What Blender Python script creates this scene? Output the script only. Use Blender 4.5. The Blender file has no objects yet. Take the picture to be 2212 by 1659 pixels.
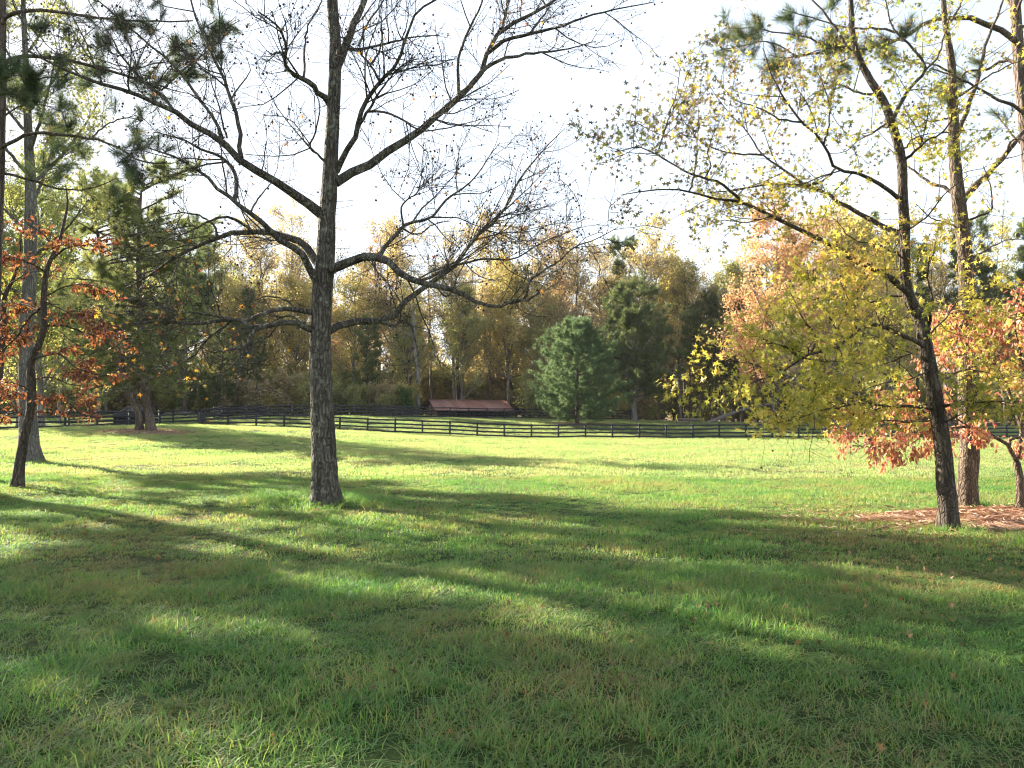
import bpy, math
import numpy as np
from mathutils import Vector

# ------------------------------------------------------------------ scene, camera, sky, sun
S = bpy.context.scene
COL = S.collection
F_PX, CX, CY = 1671.0, 1106.0, 829.5          # calibration of the lens in a 2212 x 1659 frame
EYE = 1.6
PITCH = math.atan((905 - CY) / F_PX)
SUN_AZ, SUN_EL = 52.0, 27.0                   # degrees left of the view axis (+Y), degrees up

cam_d = bpy.data.cameras.new('camera')
cam_d.sensor_width = 36.0
cam_d.lens = 36.0 * F_PX / 2212.0
cam_d.clip_start, cam_d.clip_end = 0.05, 3000
cam = bpy.data.objects.new('camera', cam_d)
cam.location = (0, 0, EYE)
cam.rotation_euler = (math.pi / 2 + PITCH, 0, 0)
COL.objects.link(cam)
S.camera = cam

w = bpy.data.worlds.new('World')
S.world = w
w.use_nodes = True
nt = w.node_tree
sky = nt.nodes.new('ShaderNodeTexSky')
sky.sky_type = 'NISHITA'
sky.sun_disc = False
sky.sun_elevation = math.radians(SUN_EL)
sky.sun_rotation = math.radians(-SUN_AZ)
sky.air_density = 1.0
sky.dust_density = 0.7
sky.ozone_density = 1.0
bg = nt.nodes['Background']
bg.inputs['Strength'].default_value = 0.076
hs = nt.nodes.new('ShaderNodeHueSaturation')
hs.inputs['Saturation'].default_value = 0.5
nt.links.new(sky.outputs[0], hs.inputs['Color'])
nt.links.new(hs.outputs[0], bg.inputs['Color'])

a, e = math.radians(SUN_AZ), math.radians(SUN_EL)
SUN_DIR = Vector((-math.sin(a) * math.cos(e), math.cos(a) * math.cos(e), math.sin(e)))
sun_d = bpy.data.lights.new('sun', 'SUN')
sun_d.energy = 5.0
sun_d.angle = math.radians(0.53)
sun_d.color = (1.0, 0.90, 0.74)
sun = bpy.data.objects.new('sun', sun_d)
sun.rotation_euler = SUN_DIR.to_track_quat('Z', 'Y').to_euler()
sun.location = (-30, 30, 40)
COL.objects.link(sun)

S.view_settings.view_transform = 'Standard'
S.view_settings.look = 'None'
S.view_settings.gamma = 1.0
S.view_settings.exposure = 2.42
S.render.engine = 'CYCLES'
S.cycles.use_denoising = True
S.cycles.sample_clamp_direct = 0.28
S.cycles.filter_width = 1.15
S.cycles.max_bounces = 6
S.cycles.diffuse_bounces = 3
S.cycles.glossy_bounces = 2
S.cycles.transmission_bounces = 4
S.cycles.caustics_reflective = False
S.cycles.caustics_refractive = False

rng = np.random.default_rng(11)
U = rng.uniform

# ------------------------------------------------------------------ terrain and placing helpers
def ss(a, b, v):
    t = np.clip((np.asarray(v, float) - a) / (b - a), 0, 1)
    return t * t * (3 - 2 * t)

def H(x, y):
    x = np.asarray(x, float); y = np.asarray(y, float)
    hill = np.clip(1.40 - 0.02 * x, 0.45, 1.75) * ss(70, 88, y) + 0.35 * ss(86, 105, y)
    mound = 1.1 * np.exp(-(((x + 25) / 16) ** 2 + ((y - 55) / 24) ** 2))
    und = 0.035 * np.sin(x * 0.45 + 1.3) * np.sin(y * 0.33 + 0.5) + 0.02 * np.sin(x * 1.1 - y * 0.7)
    root = 0.10 * np.exp(-(((x + 3.6) / 0.9) ** 2 + ((y - 14.7) / 0.8) ** 2))
    rise = 9.0 * ss(172, 300, y)                     # wooded slope behind
    dip = -0.20 * np.exp(-((y - 68) / 13) ** 2) * ss(-14, 4, x)
    return rise + dip + hill + mound + und * np.clip(y / 12, 0.25, 1) + root

def ray(px, py):
    u, v = (px - CX) / F_PX, (CY - py) / F_PX
    c, s = math.cos(PITCH), math.sin(PITCH)
    return np.array([u, c - v * s, s + v * c])

def PT(px, py, Y):
    d = ray(px, py)
    return np.array([0, 0, EYE]) + d * (Y / d[1])

def ground_at(px, py):
    d = ray(px, py); d = d / d[1]
    for Y in np.arange(2, 140, 0.05):
        p = np.array([0, 0, EYE]) + d * Y
        if p[2] <= H(p[0], p[1]):
            return p
    return p

def ground_px(px, Y):
    """ground point seen in column px at distance Y"""
    x = (px - CX) / F_PX * Y
    return np.array([x, Y, float(H(x, Y))])

# ------------------------------------------------------------------ mesh helpers
def mesh_from(name, V, faces, rnd=None, smooth=False):
    """faces: list of (n,k) int arrays"""
    V = np.asarray(V, np.float32)
    me = bpy.data.meshes.new(name)
    me.vertices.add(len(V))
    me.vertices.foreach_set('co', V.ravel())
    loops = np.concatenate([f.ravel() for f in faces]).astype(np.int32)
    counts = np.concatenate([np.full(len(f), f.shape[1]) for f in faces])
    starts = np.concatenate([[0], np.cumsum(counts)[:-1]]).astype(np.int32)
    me.loops.add(len(loops)); me.loops.foreach_set('vertex_index', loops)
    me.polygons.add(len(counts)); me.polygons.foreach_set('loop_start', starts)
    if smooth:
        me.polygons.foreach_set('use_smooth', np.ones(len(counts), bool))
    me.update(calc_edges=True)
    if rnd is not None:
        at = me.attributes.new('rnd', 'FLOAT', 'FACE')
        at.data.foreach_set('value', np.asarray(rnd, np.float32))
    return me

def link(name, me, mat=None, parent=None, loc=None):
    o = bpy.data.objects.new(name, me)
    if mat is not None and me is not None and not me.materials:
        me.materials.append(mat)
    if parent is not None: o.parent = parent
    if loc is not None: o.location = loc
    COL.objects.link(o)
    return o

def thing(name, label, cat, loc=(0, 0, 0), rz=0.0, group=None):
    o = bpy.data.objects.new(name, None)
    o.empty_display_size = 0.2
    o.location = loc; o.rotation_euler = (0, 0, rz)
    o['label'] = label; o['category'] = cat
    if group: o['group'] = group
    COL.objects.link(o)
    return o

def tag(o, label=None, cat=None, group=None, kind=None):
    if label: o['label'] = label
    if cat: o['category'] = cat
    if group: o['group'] = group
    if kind: o['kind'] = kind
    return o

def nrm(v):
    return v / np.maximum(np.linalg.norm(v, axis=-1, keepdims=True), 1e-9)

def tubes(groups):
    """groups: list of (P (N,K,3), R (N,K), sides, rough) -> V, faces"""
    Vs, Fs, off = [], [], 0
    for P, R, sides, rough in groups:
        N, K = P.shape[:2]
        if N == 0: continue
        T = nrm(np.gradient(P, axis=1))
        m = np.abs(T.mean(1))
        ref = np.eye(3)[np.argmin(m, axis=1)][:, None, :]
        n1 = nrm(np.cross(T, ref)); n2 = np.cross(T, n1)
        th = np.linspace(0, 2 * np.pi, sides, endpoint=False)
        rr = R[:, :, None] * np.ones(sides)
        if rough:
            rr = rr * (1 + rough * rng.normal(size=(N, K, sides)))
        V = P[:, :, None, :] + rr[..., None] * (np.cos(th)[:, None] * n1[:, :, None, :] + np.sin(th)[:, None] * n2[:, :, None, :])
        idx = np.arange(N * K * sides).reshape(N, K, sides) + off
        A = idx[:, :-1]; B = idx[:, 1:]
        q = np.stack([A, np.roll(A, -1, 2), np.roll(B, -1, 2), B], -1).reshape(-1, 4)
        Vs.append(V.reshape(-1, 3)); Fs.append(q); off += N * K * sides
    return np.concatenate(Vs), Fs

def catmull(pts, K):
    pts = np.asarray(pts, float)
    seg = np.linalg.norm(np.diff(pts[:, :2], axis=0), axis=1)
    t = np.concatenate([[0], np.cumsum(seg)]); t /= t[-1]
    q = np.linspace(0, 1, K)
    lin = np.stack([np.interp(q, t, pts[:, c]) for c in range(pts.shape[1])], 1)
    if len(pts) < 3: return lin
    # cubic hermite with finite-difference slopes
    m = np.gradient(pts, t, axis=0)
    i = np.clip(np.searchsorted(t, q, side='right') - 1, 0, len(t) - 2)
    h = (t[i + 1] - t[i]); s = (q - t[i]) / h
    s2, s3 = s * s, s * s * s
    return ((2 * s3 - 3 * s2 + 1)[:, None] * pts[i] + (s3 - 2 * s2 + s)[:, None] * h[:, None] * m[i]
            + (-2 * s3 + 3 * s2)[:, None] * pts[i + 1] + (s3 - s2)[:, None] * h[:, None] * m[i + 1])

def sample(P, R, idx, t):
    K = P.shape[1]
    f = t * (K - 1); i = np.minimum(f.astype(int), K - 2); s = (f - i)[:, None]
    p = P[idx, i] * (1 - s) + P[idx, i + 1] * s
    tan = nrm(P[idx, i + 1] - P[idx, i])
    r = R[idx, i] * (1 - s[:, 0]) + R[idx, i + 1] * s[:, 0]
    return p, tan, r

def spawn(P, R, per_m, t0, t1, ang, L, K=5, sig=0.18, trop=(0, 0, 0.06), rr=0.010, tip=0.35, fall=0.55, rmax=0.7):
    N = len(P)
    ln = np.linalg.norm(np.diff(P, axis=1), axis=2).sum(1)
    cnt = rng.poisson(per_m * ln * (t1 - t0))
    idx = np.repeat(np.arange(N), cnt); n = len(idx)
    t = U(t0, t1, n)
    p, tan, r = sample(P, R, idx, t)
    perp = rng.normal(size=(n, 3)); perp -= (perp * tan).sum(1, keepdims=True) * tan; perp = nrm(perp)
    an = np.radians(U(ang[0], ang[1], n))[:, None]
    d = nrm(tan * np.cos(an) + perp * np.sin(an))
    le = U(L[0], L[1], n) * (1.15 - fall * t)
    r0 = np.minimum(r * rmax, le * rr)
    out = np.empty((n, K, 3)); out[:, 0] = p
    trop = np.asarray(trop, float)
    for k in range(1, K):
        d = nrm(d + rng.normal(size=(n, 3)) * sig + trop)
        out[:, k] = out[:, k - 1] + d * (le / (K - 1))[:, None]
    return out, r0[:, None] * np.linspace(1, tip, K)[None, :]

def basis(d):
    ref = nrm(rng.normal(size=d.shape))
    x = nrm(np.cross(ref, d)); y = np.cross(d, x)
    return np.stack([x, y, d], -1)

def scatter(tv, tf, pos, dirs, scale):
    """copies of a small template (z along dirs) -> V, faces, template count"""
    tv = np.asarray(tv, float); n, k = len(pos), len(tv)
    M = basis(nrm(dirs))
    V = np.einsum('nij,kj->nki', M, tv) * np.asarray(scale).reshape(-1, 1, 1) + pos[:, None, :]
    Fs = []
    for f in tf:
        f = np.asarray(f)
        Fs.append((f[None] + (np.arange(n) * k)[:, None, None]).reshape(-1, f.shape[1]))
    return V.reshape(-1, 3), Fs

def leaf_mesh(name, tmpl, pos, dirs, scale, rnd=None):
    tv, tf = tmpl
    V, Fs = scatter(tv, tf, pos, dirs, scale)
    if rnd is None: rnd = U(0, 1, len(pos))
    fr = np.concatenate([np.repeat(rnd, len(f)) for f in tf])
    return mesh_from(name, V, Fs, rnd=fr)

def star_leaf():
    tip = [(-112, .42), (-56, .58), (0, .62), (56, .58), (112, .42)]
    V = [(0, 0.0, .34)]
    for i, (a_, l) in enumerate(tip):
        r_ = math.radians(a_)
        V.append((l * math.sin(r_), (0.10 if i % 2 else -0.06), .34 + l * math.cos(r_)))
    for a_ in (-150, -84, -28, 28, 84, 150):
        r_ = math.radians(a_)
        V.append((.2 * math.sin(r_), .03, .34 + .2 * math.cos(r_)))
    return V, [np.array([(0, 6 + i, 1 + i, 7 + i) for i in range(5)])]

def oval_leaf():
    V = [(0, 0, 0), (0, .0, .5), (0, -.08, 1.0), (-.24, .10, .30), (-.2, .07, .68), (.24, .10, .30), (.2, .07, .68)]
    return V, [np.array([(0, 3, 4, 1), (0, 1, 6, 5)]), np.array([(1, 4, 2), (1, 2, 6)])]

def card_leaf():
    V = [(0, 0, 0), (-.36, .12, .5), (0, 0, 1), (.36, .12, .5)]
    return V, [np.array([(0, 1, 2), (0, 2, 3)])]

def tuft(n, w_, amin=15, amax=75, l=(.8, 1.0), back=0.5):
    V, f = [], []
    for i in range(n):
        th = U(0, 2 * np.pi); an = math.radians(U(amin, amax))
        d = np.array([math.sin(an) * math.cos(th), math.sin(an) * math.sin(th), math.cos(an)])
        s = nrm(np.cross(d, rng.normal(size=3))) * w_
        b = np.array([0, 0, U(-back, 0.05)])
        le = U(*l)
        V += [b - s, b + s, b + d * le]
        f.append((3 * i, 3 * i + 1, 3 * i + 2))
    return V, [np.array(f)]

def box(x0, x1, y0, y1, z0, z1):
    V = [(x, y, z) for z in (z0, z1) for y in (y0, y1) for x in (x0, x1)]
    return V, [(0, 2, 3, 1), (4, 5, 7, 6), (0, 1, 5, 4), (2, 6, 7, 3), (0, 4, 6, 2), (1, 3, 7, 5)]

def box_mesh(name, *b, bevel=0.0):
    V, f = box(*b)
    me = mesh_from(name, V, [np.array(f)])
    return me

# ------------------------------------------------------------------ materials
def mat(name):
    m = bpy.data.materials.new(name); m.use_nodes = True
    return m, m.node_tree, m.node_tree.nodes['Principled BSDF']

def ramp(nt, stops, interp='LINEAR'):
    r = nt.nodes.new('ShaderNodeValToRGB'); r.color_ramp.interpolation = interp
    el = r.color_ramp.elements
    while len(el) < len(stops): el.new(0.5)
    for i, (p, c) in enumerate(stops):
        el[i].position = p; el[i].color = (*c, 1)
    return r

def noise(nt, scale, detail=4, rough=0.6, vec=None, mapping=None):
    n = nt.nodes.new('ShaderNodeTexNoise')
    n.inputs['Scale'].default_value = scale
    n.inputs['Detail'].default_value = detail
    n.inputs['Roughness'].default_value = rough
    if vec is not None:
        if mapping:
            mp = nt.nodes.new('ShaderNodeMapping'); mp.inputs['Scale'].default_value = mapping
            nt.links.new(vec, mp.inputs['Vector']); vec = mp.outputs[0]
        nt.links.new(vec, n.inputs['Vector'])
    return n

def leaf_mat(name, stops, transl=0.45, rough=0.5, spec=0.35, tint=(1.15, 1.1, 0.7)):
    m, nt, b = mat(name)
    at = nt.nodes.new('ShaderNodeAttribute'); at.attribute_name = 'rnd'
    r = ramp(nt, stops)
    nt.links.new(at.outputs['Fac'], r.inputs[0])
    nt.links.new(r.outputs[0], b.inputs['Base Color'])
    b.inputs['Roughness'].default_value = rough
    b.inputs['Specular IOR Level'].default_value = spec
    tr = nt.nodes.new('ShaderNodeBsdfTranslucent')
    mx = nt.nodes.new('ShaderNodeMix'); mx.data_type = 'RGBA'; mx.blend_type = 'MULTIPLY'
    mx.inputs[0].default_value = 1.0
    nt.links.new(r.outputs[0], mx.inputs[6]); mx.inputs[7].default_value = (*tint, 1)
    nt.links.new(mx.outputs[2], tr.inputs['Color'])
    ms = nt.nodes.new('ShaderNodeMixShader'); ms.inputs[0].default_value = transl
    nt.links.new(b.outputs[0], ms.inputs[1]); nt.links.new(tr.outputs[0], ms.inputs[2])
    nt.links.new(ms.outputs[0], nt.nodes['Material Output'].inputs['Surface'])
    return m

def bark_mat(name, c0, c1, c2, scale=9.0, bump=0.6, lichen=None, stretch=0.16):
    m, nt, b = mat(name)
    tc = nt.nodes.new('ShaderNodeTexCoord')
    n1 = noise(nt, scale, 6, 0.7, tc.outputs['Object'], (1, 1, stretch))
    n2 = noise(nt, scale * 0.25, 3, 0.6, tc.outputs['Object'])
    v = nt.nodes.new('ShaderNodeTexVoronoi'); v.feature = 'DISTANCE_TO_EDGE'
    mp = nt.nodes.new('ShaderNodeMapping'); mp.inputs['Scale'].default_value = (1, 1, stretch * 1.3)
    nt.links.new(tc.outputs['Object'], mp.inputs['Vector'])
    # warp the ridges so that they wander
    wv = nt.nodes.new('ShaderNodeMix'); wv.data_type = 'RGBA'; wv.blend_type = 'ADD'; wv.inputs[0].default_value = 0.22
    nt.links.new(mp.outputs[0], wv.inputs[6]); nt.links.new(n2.outputs['Color'], wv.inputs[7])
    nt.links.new(wv.outputs[2], v.inputs['Vector']); v.inputs['Scale'].default_value = scale * 2.0
    vr = ramp(nt, [(0.0, (0, 0, 0)), (0.22, (1, 1, 1))])
    nt.links.new(v.outputs['Distance'], vr.inputs[0])
    r = ramp(nt, [(0.25, c0), (0.5, c1), (0.75, c2)])
    nt.links.new(n1.outputs['Fac'], r.inputs[0])
    mul = nt.nodes.new('ShaderNodeMix'); mul.data_type = 'RGBA'; mul.blend_type = 'MULTIPLY'; mul.inputs[0].default_value = 0.42
    nt.links.new(r.outputs[0], mul.inputs[6]); nt.links.new(vr.outputs[0], mul.inputs[7])
    colr = mul.outputs[2]
    if lichen:
        n3 = noise(nt, scale * 0.9, 4, 0.7, tc.outputs['Object'])
        lr = ramp(nt, [(0.52, (0, 0, 0)), (0.66, (1, 1, 1))])
        nt.links.new(n3.outputs['Fac'], lr.inputs[0])
        mx = nt.nodes.new('ShaderNodeMix'); mx.data_type = 'RGBA'
        nt.links.new(lr.outputs[0], mx.inputs[0]); nt.links.new(colr, mx.inputs[6]); mx.inputs[7].default_value = (*lichen, 1)
        colr = mx.outputs[2]
    nt.links.new(colr, b.inputs['Base Color'])
    b.inputs['Roughness'].default_value = 0.9
    b.inputs['Specular IOR Level'].default_value = 0.2
    add = nt.nodes.new('ShaderNodeMath'); add.operation = 'MULTIPLY_ADD'
    nt.links.new(vr.outputs[0], add.inputs[0]); add.inputs[1].default_value = 0.6
    nt.links.new(n1.outputs['Fac'], add.inputs[2])
    bp = nt.nodes.new('ShaderNodeBump'); bp.inputs['Strength'].default_value = bump; bp.inputs['Distance'].default_value = 0.07
    nt.links.new(add.outputs[0], bp.inputs['Height'])
    nt.links.new(bp.outputs[0], b.inputs['Normal'])
    return m

def wood_mat(name, c0, c1, scale=6, rough=0.75, stretch=(0.2, 3, 3), spec=0.3):
    m, nt, b = mat(name)
    tc = nt.nodes.new('ShaderNodeTexCoord')
    n1 = noise(nt, scale, 5, 0.65, tc.outputs['Object'], stretch)
    oi = nt.nodes.new('ShaderNodeObjectInfo')
    ad = nt.nodes.new('ShaderNodeMath'); ad.operation = 'MULTIPLY_ADD'
    nt.links.new(oi.outputs['Random'], ad.inputs[0]); ad.inputs[1].default_value = 0.35
    nt.links.new(n1.outputs['Fac'], ad.inputs[2])
    r = ramp(nt, [(0.35, c0), (0.95, c1)])
    nt.links.new(ad.outputs[0], r.inputs[0]); nt.links.new(r.outputs[0], b.inputs['Base Color'])
    b.inputs['Roughness'].default_value = rough
    b.inputs['Specular IOR Level'].default_value = spec
    bp = nt.nodes.new('ShaderNodeBump'); bp.inputs['Strength'].default_value = 0.3; bp.inputs['Distance'].default_value = 0.01
    nt.links.new(n1.outputs['Fac'], bp.inputs['Height']); nt.links.new(bp.outputs[0], b.inputs['Normal'])
    return m

BARK_GUM = bark_mat('bark_grey_ridged', (.04, .034, .028), (.125, .105, .085), (.25, .22, .18), 8, 1.0, (.23, .235, .175))
BARK_DARK = bark_mat('bark_dark_brown', (.03, .024, .019), (.10, .078, .058), (.20, .16, .125), 10, 0.8)
BARK_TAN = bark_mat('bark_tan_brown', (.05, .035, .024), (.15, .11, .078), (.27, .21, .155), 10, 0.8)
BARK_GREY = bark_mat('bark_mid_grey', (.07, .064, .056), (.17, .155, .135), (.28, .26, .23), 7, 0.8)
BARK_PALE = bark_mat('bark_pale_grey', (.11, .105, .10), (.24, .23, .21), (.38, .37, .34), 7, 0.7)
BARK_PINE = bark_mat('bark_pine', (.05, .035, .028), (.15, .11, .09), (.27, .21, .175), 6, 0.8)
BARK_FAR = bark_mat('bark_forest', (.10, .085, .07), (.21, .185, .155), (.36, .325, .275), 2.0, 0.4)
BARK_FARPINE = bark_mat('bark_forest_pine', (.035, .026, .02), (.085, .064, .05), (.15, .12, .095), 2.0, 0.4)

LEAF_GUM = leaf_mat('leaf_sweetgum_yellow_green', [(0, (.15, .19, .045)), (.32, (.33, .33, .075)), (.62, (.57, .48, .11)), (.88, (.60, .41, .15)), (1, (.48, .21, .10))], 0.58)
LEAF_SHADED = leaf_mat('leaf_sweetgum_shaded', [(0, (.09, .08, .045)), (.4, (.18, .145, .06)), (.75, (.30, .22, .08)), (1, (.24, .11, .06))], 0.3)  # darker, less translucent leaf copy; backlit shade is put into its colour
LEAF_LITTER = leaf_mat('leaf_fallen', [(0, (.10, .06, .035)), (.5, (.22, .12, .06)), (.85, (.34, .20, .09)), (1, (.42, .22, .06))], 0.25)
LEAF_FEW = leaf_mat('leaf_sweetgum_last', [(0, (.13, .06, .03)), (.4, (.34, .16, .05)), (.75, (.50, .30, .05)), (1, (.38, .09, .03))], 0.45)
LEAF_RED = leaf_mat('leaf_dogwood_red', [(0, (.085, .03, .022)), (.4, (.18, .055, .035)), (.75, (.29, .11, .06)), (.93, (.42, .22, .09)), (1, (.40, .33, .09))], 0.4)
LEAF_SALMON = leaf_mat('leaf_dogwood_salmon', [(0, (.36, .10, .085)), (.42, (.56, .23, .18)), (.72, (.62, .36, .24)), (1, (.54, .46, .16))], 0.45)
LEAF_YEL = leaf_mat('leaf_yellow', [(0, (.27, .26, .09)), (.5, (.47, .40, .15)), (1, (.56, .41, .19))], 0.45)
LEAF_TAN = leaf_mat('leaf_tan', [(0, (.26, .23, .13)), (.45, (.42, .35, .20)), (.8, (.52, .41, .25)), (1, (.48, .32, .19))], 0.45)
LEAF_OLIVE = leaf_mat('leaf_olive', [(0, (.20, .225, .095)), (.5, (.36, .37, .155)), (.85, (.48, .43, .19)), (1, (.52, .41, .20))], 0.52)
LEAF_PINK = leaf_mat('leaf_orange_pink', [(0, (.38, .30, .15)), (.4, (.56, .37, .22)), (.75, (.62, .32, .22)), (1, (.52, .42, .19))], 0.48)
LEAF_RUST = leaf_mat('leaf_rust', [(0, (.22, .14, .09)), (.6, (.36, .22, .13)), (1, (.45, .31, .17))], 0.45)
LEAF_YG = leaf_mat('leaf_yellow_green', [(0, (.12, .16, .05)), (.5, (.24, .28, .08)), (.9, (.38, .38, .11)), (1, (.45, .36, .11))], 0.5)
LEAF_BUSH = leaf_mat('leaf_bush_green', [(0, (.05, .10, .025)), (.7, (.12, .18, .045)), (1, (.26, .25, .07))], 0.4)
NEEDLE_NEAR = leaf_mat('needles_dark', [(0, (.05, .08, .04)), (.7, (.10, .14, .065)), (.95, (.16, .19, .08)), (1, (.26, .18, .09))], 0.4, tint=(1, 1, .8))
NEEDLE_WHITE = leaf_mat('needles_blue_green', [(0, (.08, .13, .06)), (.6, (.15, .225, .10)), (1, (.23, .30, .13))], 0.5, tint=(1, 1, .8))
NEEDLE_PINE = leaf_mat('needles_olive_green', [(0, (.075, .105, .04)), (.6, (.14, .18, .065)), (.93, (.21, .245, .09)), (1, (.29, .22, .10))], 0.45, tint=(1, 1, .8))
NEEDLE_TWIN = leaf_mat('needles_yellow_green', [(0, (.13, .165, .06)), (.6, (.23, .265, .10)), (.93, (.33, .33, .13)), (1, (.38, .30, .14))], 0.5, tint=(1, 1, .8))
BALL = mat('seed_ball_brown')[0]
BALL.node_tree.nodes['Principled BSDF'].inputs['Base Color'].default_value = (.045, .028, .018, 1)
BALL.node_tree.nodes['Principled BSDF'].inputs['Roughness'].default_value = 0.9
FENCE = wood_mat('fence_black_paint', (.012, .013, .015), (.035, .036, .040), 4, 0.6)

# ------------------------------------------------------------------ ground
def ground_material():
    m, nt, b = mat('lawn_soil')
    geo = nt.nodes.new('ShaderNodeNewGeometry')
    n1 = noise(nt, 0.35, 6, 0.65, geo.outputs['Position'])
    n2 = noise(nt, 14.0, 6, 0.75, geo.outputs['Position'])
    r1 = ramp(nt, [(0.3, (.028, .060, .016)), (0.5, (.050, .085, .022)), (0.68, (.085, .08, .028)), (0.8, (.11, .075, .036))])
    nt.links.new(n1.outputs['Fac'], r1.inputs[0])
    r2 = ramp(nt, [(0.3, (.35, .35, .35)), (0.7, (1.2, 1.2, 1.2))])
    nt.links.new(n2.outputs['Fac'], r2.inputs[0])
    mx = nt.nodes.new('ShaderNodeMix'); mx.data_type = 'RGBA'; mx.blend_type = 'MULTIPLY'; mx.inputs[0].default_value = 1
    nt.links.new(r1.outputs[0], mx.inputs[6]); nt.links.new(r2.outputs[0], mx.inputs[7])
    # leaf litter under the wood beyond the back fence
    sx = nt.nodes.new('ShaderNodeSeparateXYZ'); nt.links.new(geo.outputs['Position'], sx.inputs[0])
    mr = nt.nodes.new('ShaderNodeMapRange'); mr.inputs[1].default_value = 100; mr.inputs[2].default_value = 106
    nt.links.new(sx.outputs[1], mr.inputs[0])
    m2 = nt.nodes.new('ShaderNodeMix'); m2.data_type = 'RGBA'
    nt.links.new(mr.outputs[0], m2.inputs[0]); nt.links.new(mx.outputs[2], m2.inputs[6]); m2.inputs[7].default_value = (.13, .085, .045, 1)
    nt.links.new(m2.outputs[2], b.inputs['Base Color'])
    b.inputs['Roughness'].default_value = 0.95; b.inputs['Specular IOR Level'].default_value = 0.1
    bp = nt.nodes.new('ShaderNodeBump'); bp.inputs['Strength'].default_value = 0.9; bp.inputs['Distance'].default_value = 0.06
    nt.links.new(n2.outputs['Fac'], bp.inputs['Height']); nt.links.new(bp.outputs[0], b.inputs['Normal'])
    return m

def build_ground():
    q = np.linspace(-1, 1, 240); xs = np.sinh(q * 4.2) / math.sinh(4.2) * 900
    ys = np.concatenate([np.linspace(-900, -40, 24), np.arange(-38, 0, 2.0), np.arange(0, 40, 0.5), np.arange(40, 125, 1.0), np.geomspace(126, 1400, 50)])
    X, Y = np.meshgrid(xs, ys)
    V = np.stack([X, Y, H(X, Y)], -1).reshape(-1, 3)
    nx, ny = len(xs), len(ys)
    i = (np.arange(ny - 1)[:, None] * nx + np.arange(nx - 1)[None]).ravel()
    f = np.stack([i, i + 1, i + 1 + nx, i + nx], 1)
    o = link('ground', mesh_from('ground', V, [f], smooth=True), ground_material())
    o['kind'] = 'structure'
    return o
build_ground()

# ------------------------------------------------------------------ grass
def vnoise(x, y, s, seed=0):
    x = np.asarray(x) / s; y = np.asarray(y) / s
    xi, yi = np.floor(x).astype(int), np.floor(y).astype(int)
    fx, fy = x - xi, y - yi
    fx = fx * fx * (3 - 2 * fx); fy = fy * fy * (3 - 2 * fy)
    def h(i, j):
        n = (i * 374761393 + j * 668265263 + seed * 1442695041) & 0xffffffff
        n = ((n ^ (n >> 13)) * 1274126177) & 0xffffffff
        return ((n ^ (n >> 16)) & 0xffff) / 65535.0
    return (h(xi, yi) * (1 - fx) + h(xi + 1, yi) * fx) * (1 - fy) + (h(xi, yi + 1) * (1 - fx) + h(xi + 1, yi + 1) * fx) * fy

def grass_mat(name, stops):
    m, nt, b = mat(name)
    geo = nt.nodes.new('ShaderNodeNewGeometry')
    at = nt.nodes.new('ShaderNodeAttribute'); at.attribute_name = 'rnd'
    oi = nt.nodes.new('ShaderNodeObjectInfo')
    n1 = noise(nt, 0.30, 5, 0.62, geo.outputs['Position'])
    n2 = noise(nt, 1.7, 3, 0.6, geo.outputs['Position'])
    a1 = nt.nodes.new('ShaderNodeMath'); a1.operation = 'MULTIPLY_ADD'
    nt.links.new(at.outputs['Fac'], a1.inputs[0]); a1.inputs[1].default_value = 0.36
    nt.links.new(n1.outputs['Fac'], a1.inputs[2])
    a2 = nt.nodes.new('ShaderNodeMath'); a2.operation = 'MULTIPLY_ADD'
    nt.links.new(oi.outputs['Random'], a2.inputs[0]); a2.inputs[1].default_value = 0.14
    nt.links.new(a1.outputs[0], a2.inputs[2])
    a3 = nt.nodes.new('ShaderNodeMath'); a3.operation = 'MULTIPLY_ADD'
    nt.links.new(n2.outputs['Fac'], a3.inputs[0]); a3.inputs[1].default_value = 0.35
    nt.links.new(a2.outputs[0], a3.inputs[2])
    r = ramp(nt, [(i * .2, c) for i, c in enumerate(stops)])
    mr = nt.nodes.new('ShaderNodeMapRange'); mr.inputs[1].default_value = 0.45; mr.inputs[2].default_value = 1.15
    nt.links.new(a3.outputs[0], mr.inputs[0])
    for i, p in enumerate((0.05, 0.35, 0.62, 0.85, 1.0)): r.color_ramp.elements[i].position = p
    nt.links.new(mr.outputs[0], r.inputs[0]); nt.links.new(r.outputs[0], b.inputs['Base Color'])
    b.inputs['Roughness'].default_value = 0.48; b.inputs['Specular IOR Level'].default_value = 0.26
    tr = nt.nodes.new('ShaderNodeBsdfTranslucent')
    mx = nt.nodes.new('ShaderNodeMix'); mx.data_type = 'RGBA'; mx.blend_type = 'MULTIPLY'; mx.inputs[0].default_value = 1.0
    nt.links.new(r.outputs[0], mx.inputs[6]); mx.inputs[7].default_value = (1.9, 1.9, 1.15, 1)
    nt.links.new(mx.outputs[2], tr.inputs['Color'])
    ms = nt.nodes.new('ShaderNodeMixShader'); ms.inputs[0].default_value = 0.45
    nt.links.new(b.outputs[0], ms.inputs[1]); nt.links.new(tr.outputs[0], ms.inputs[2])
    nt.links.new(ms.outputs[0], nt.nodes['Material Output'].inputs['Surface'])
    return m
GRASS = grass_mat('lawn_grass_blade', [(.032, .105, .030), (.065, .170, .044), (.125, .225, .062), (.22, .245, .09), (.24, .165, .09)])
GRASS_SUNLIT = grass_mat('sunlit_grass_blade', [(.085, .165, .060), (.14, .225, .085), (.20, .27, .11), (.27, .28, .14), (.28, .23, .14)])  # paler copy for the far field, sunlit brightness painted into the blade colour

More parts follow.
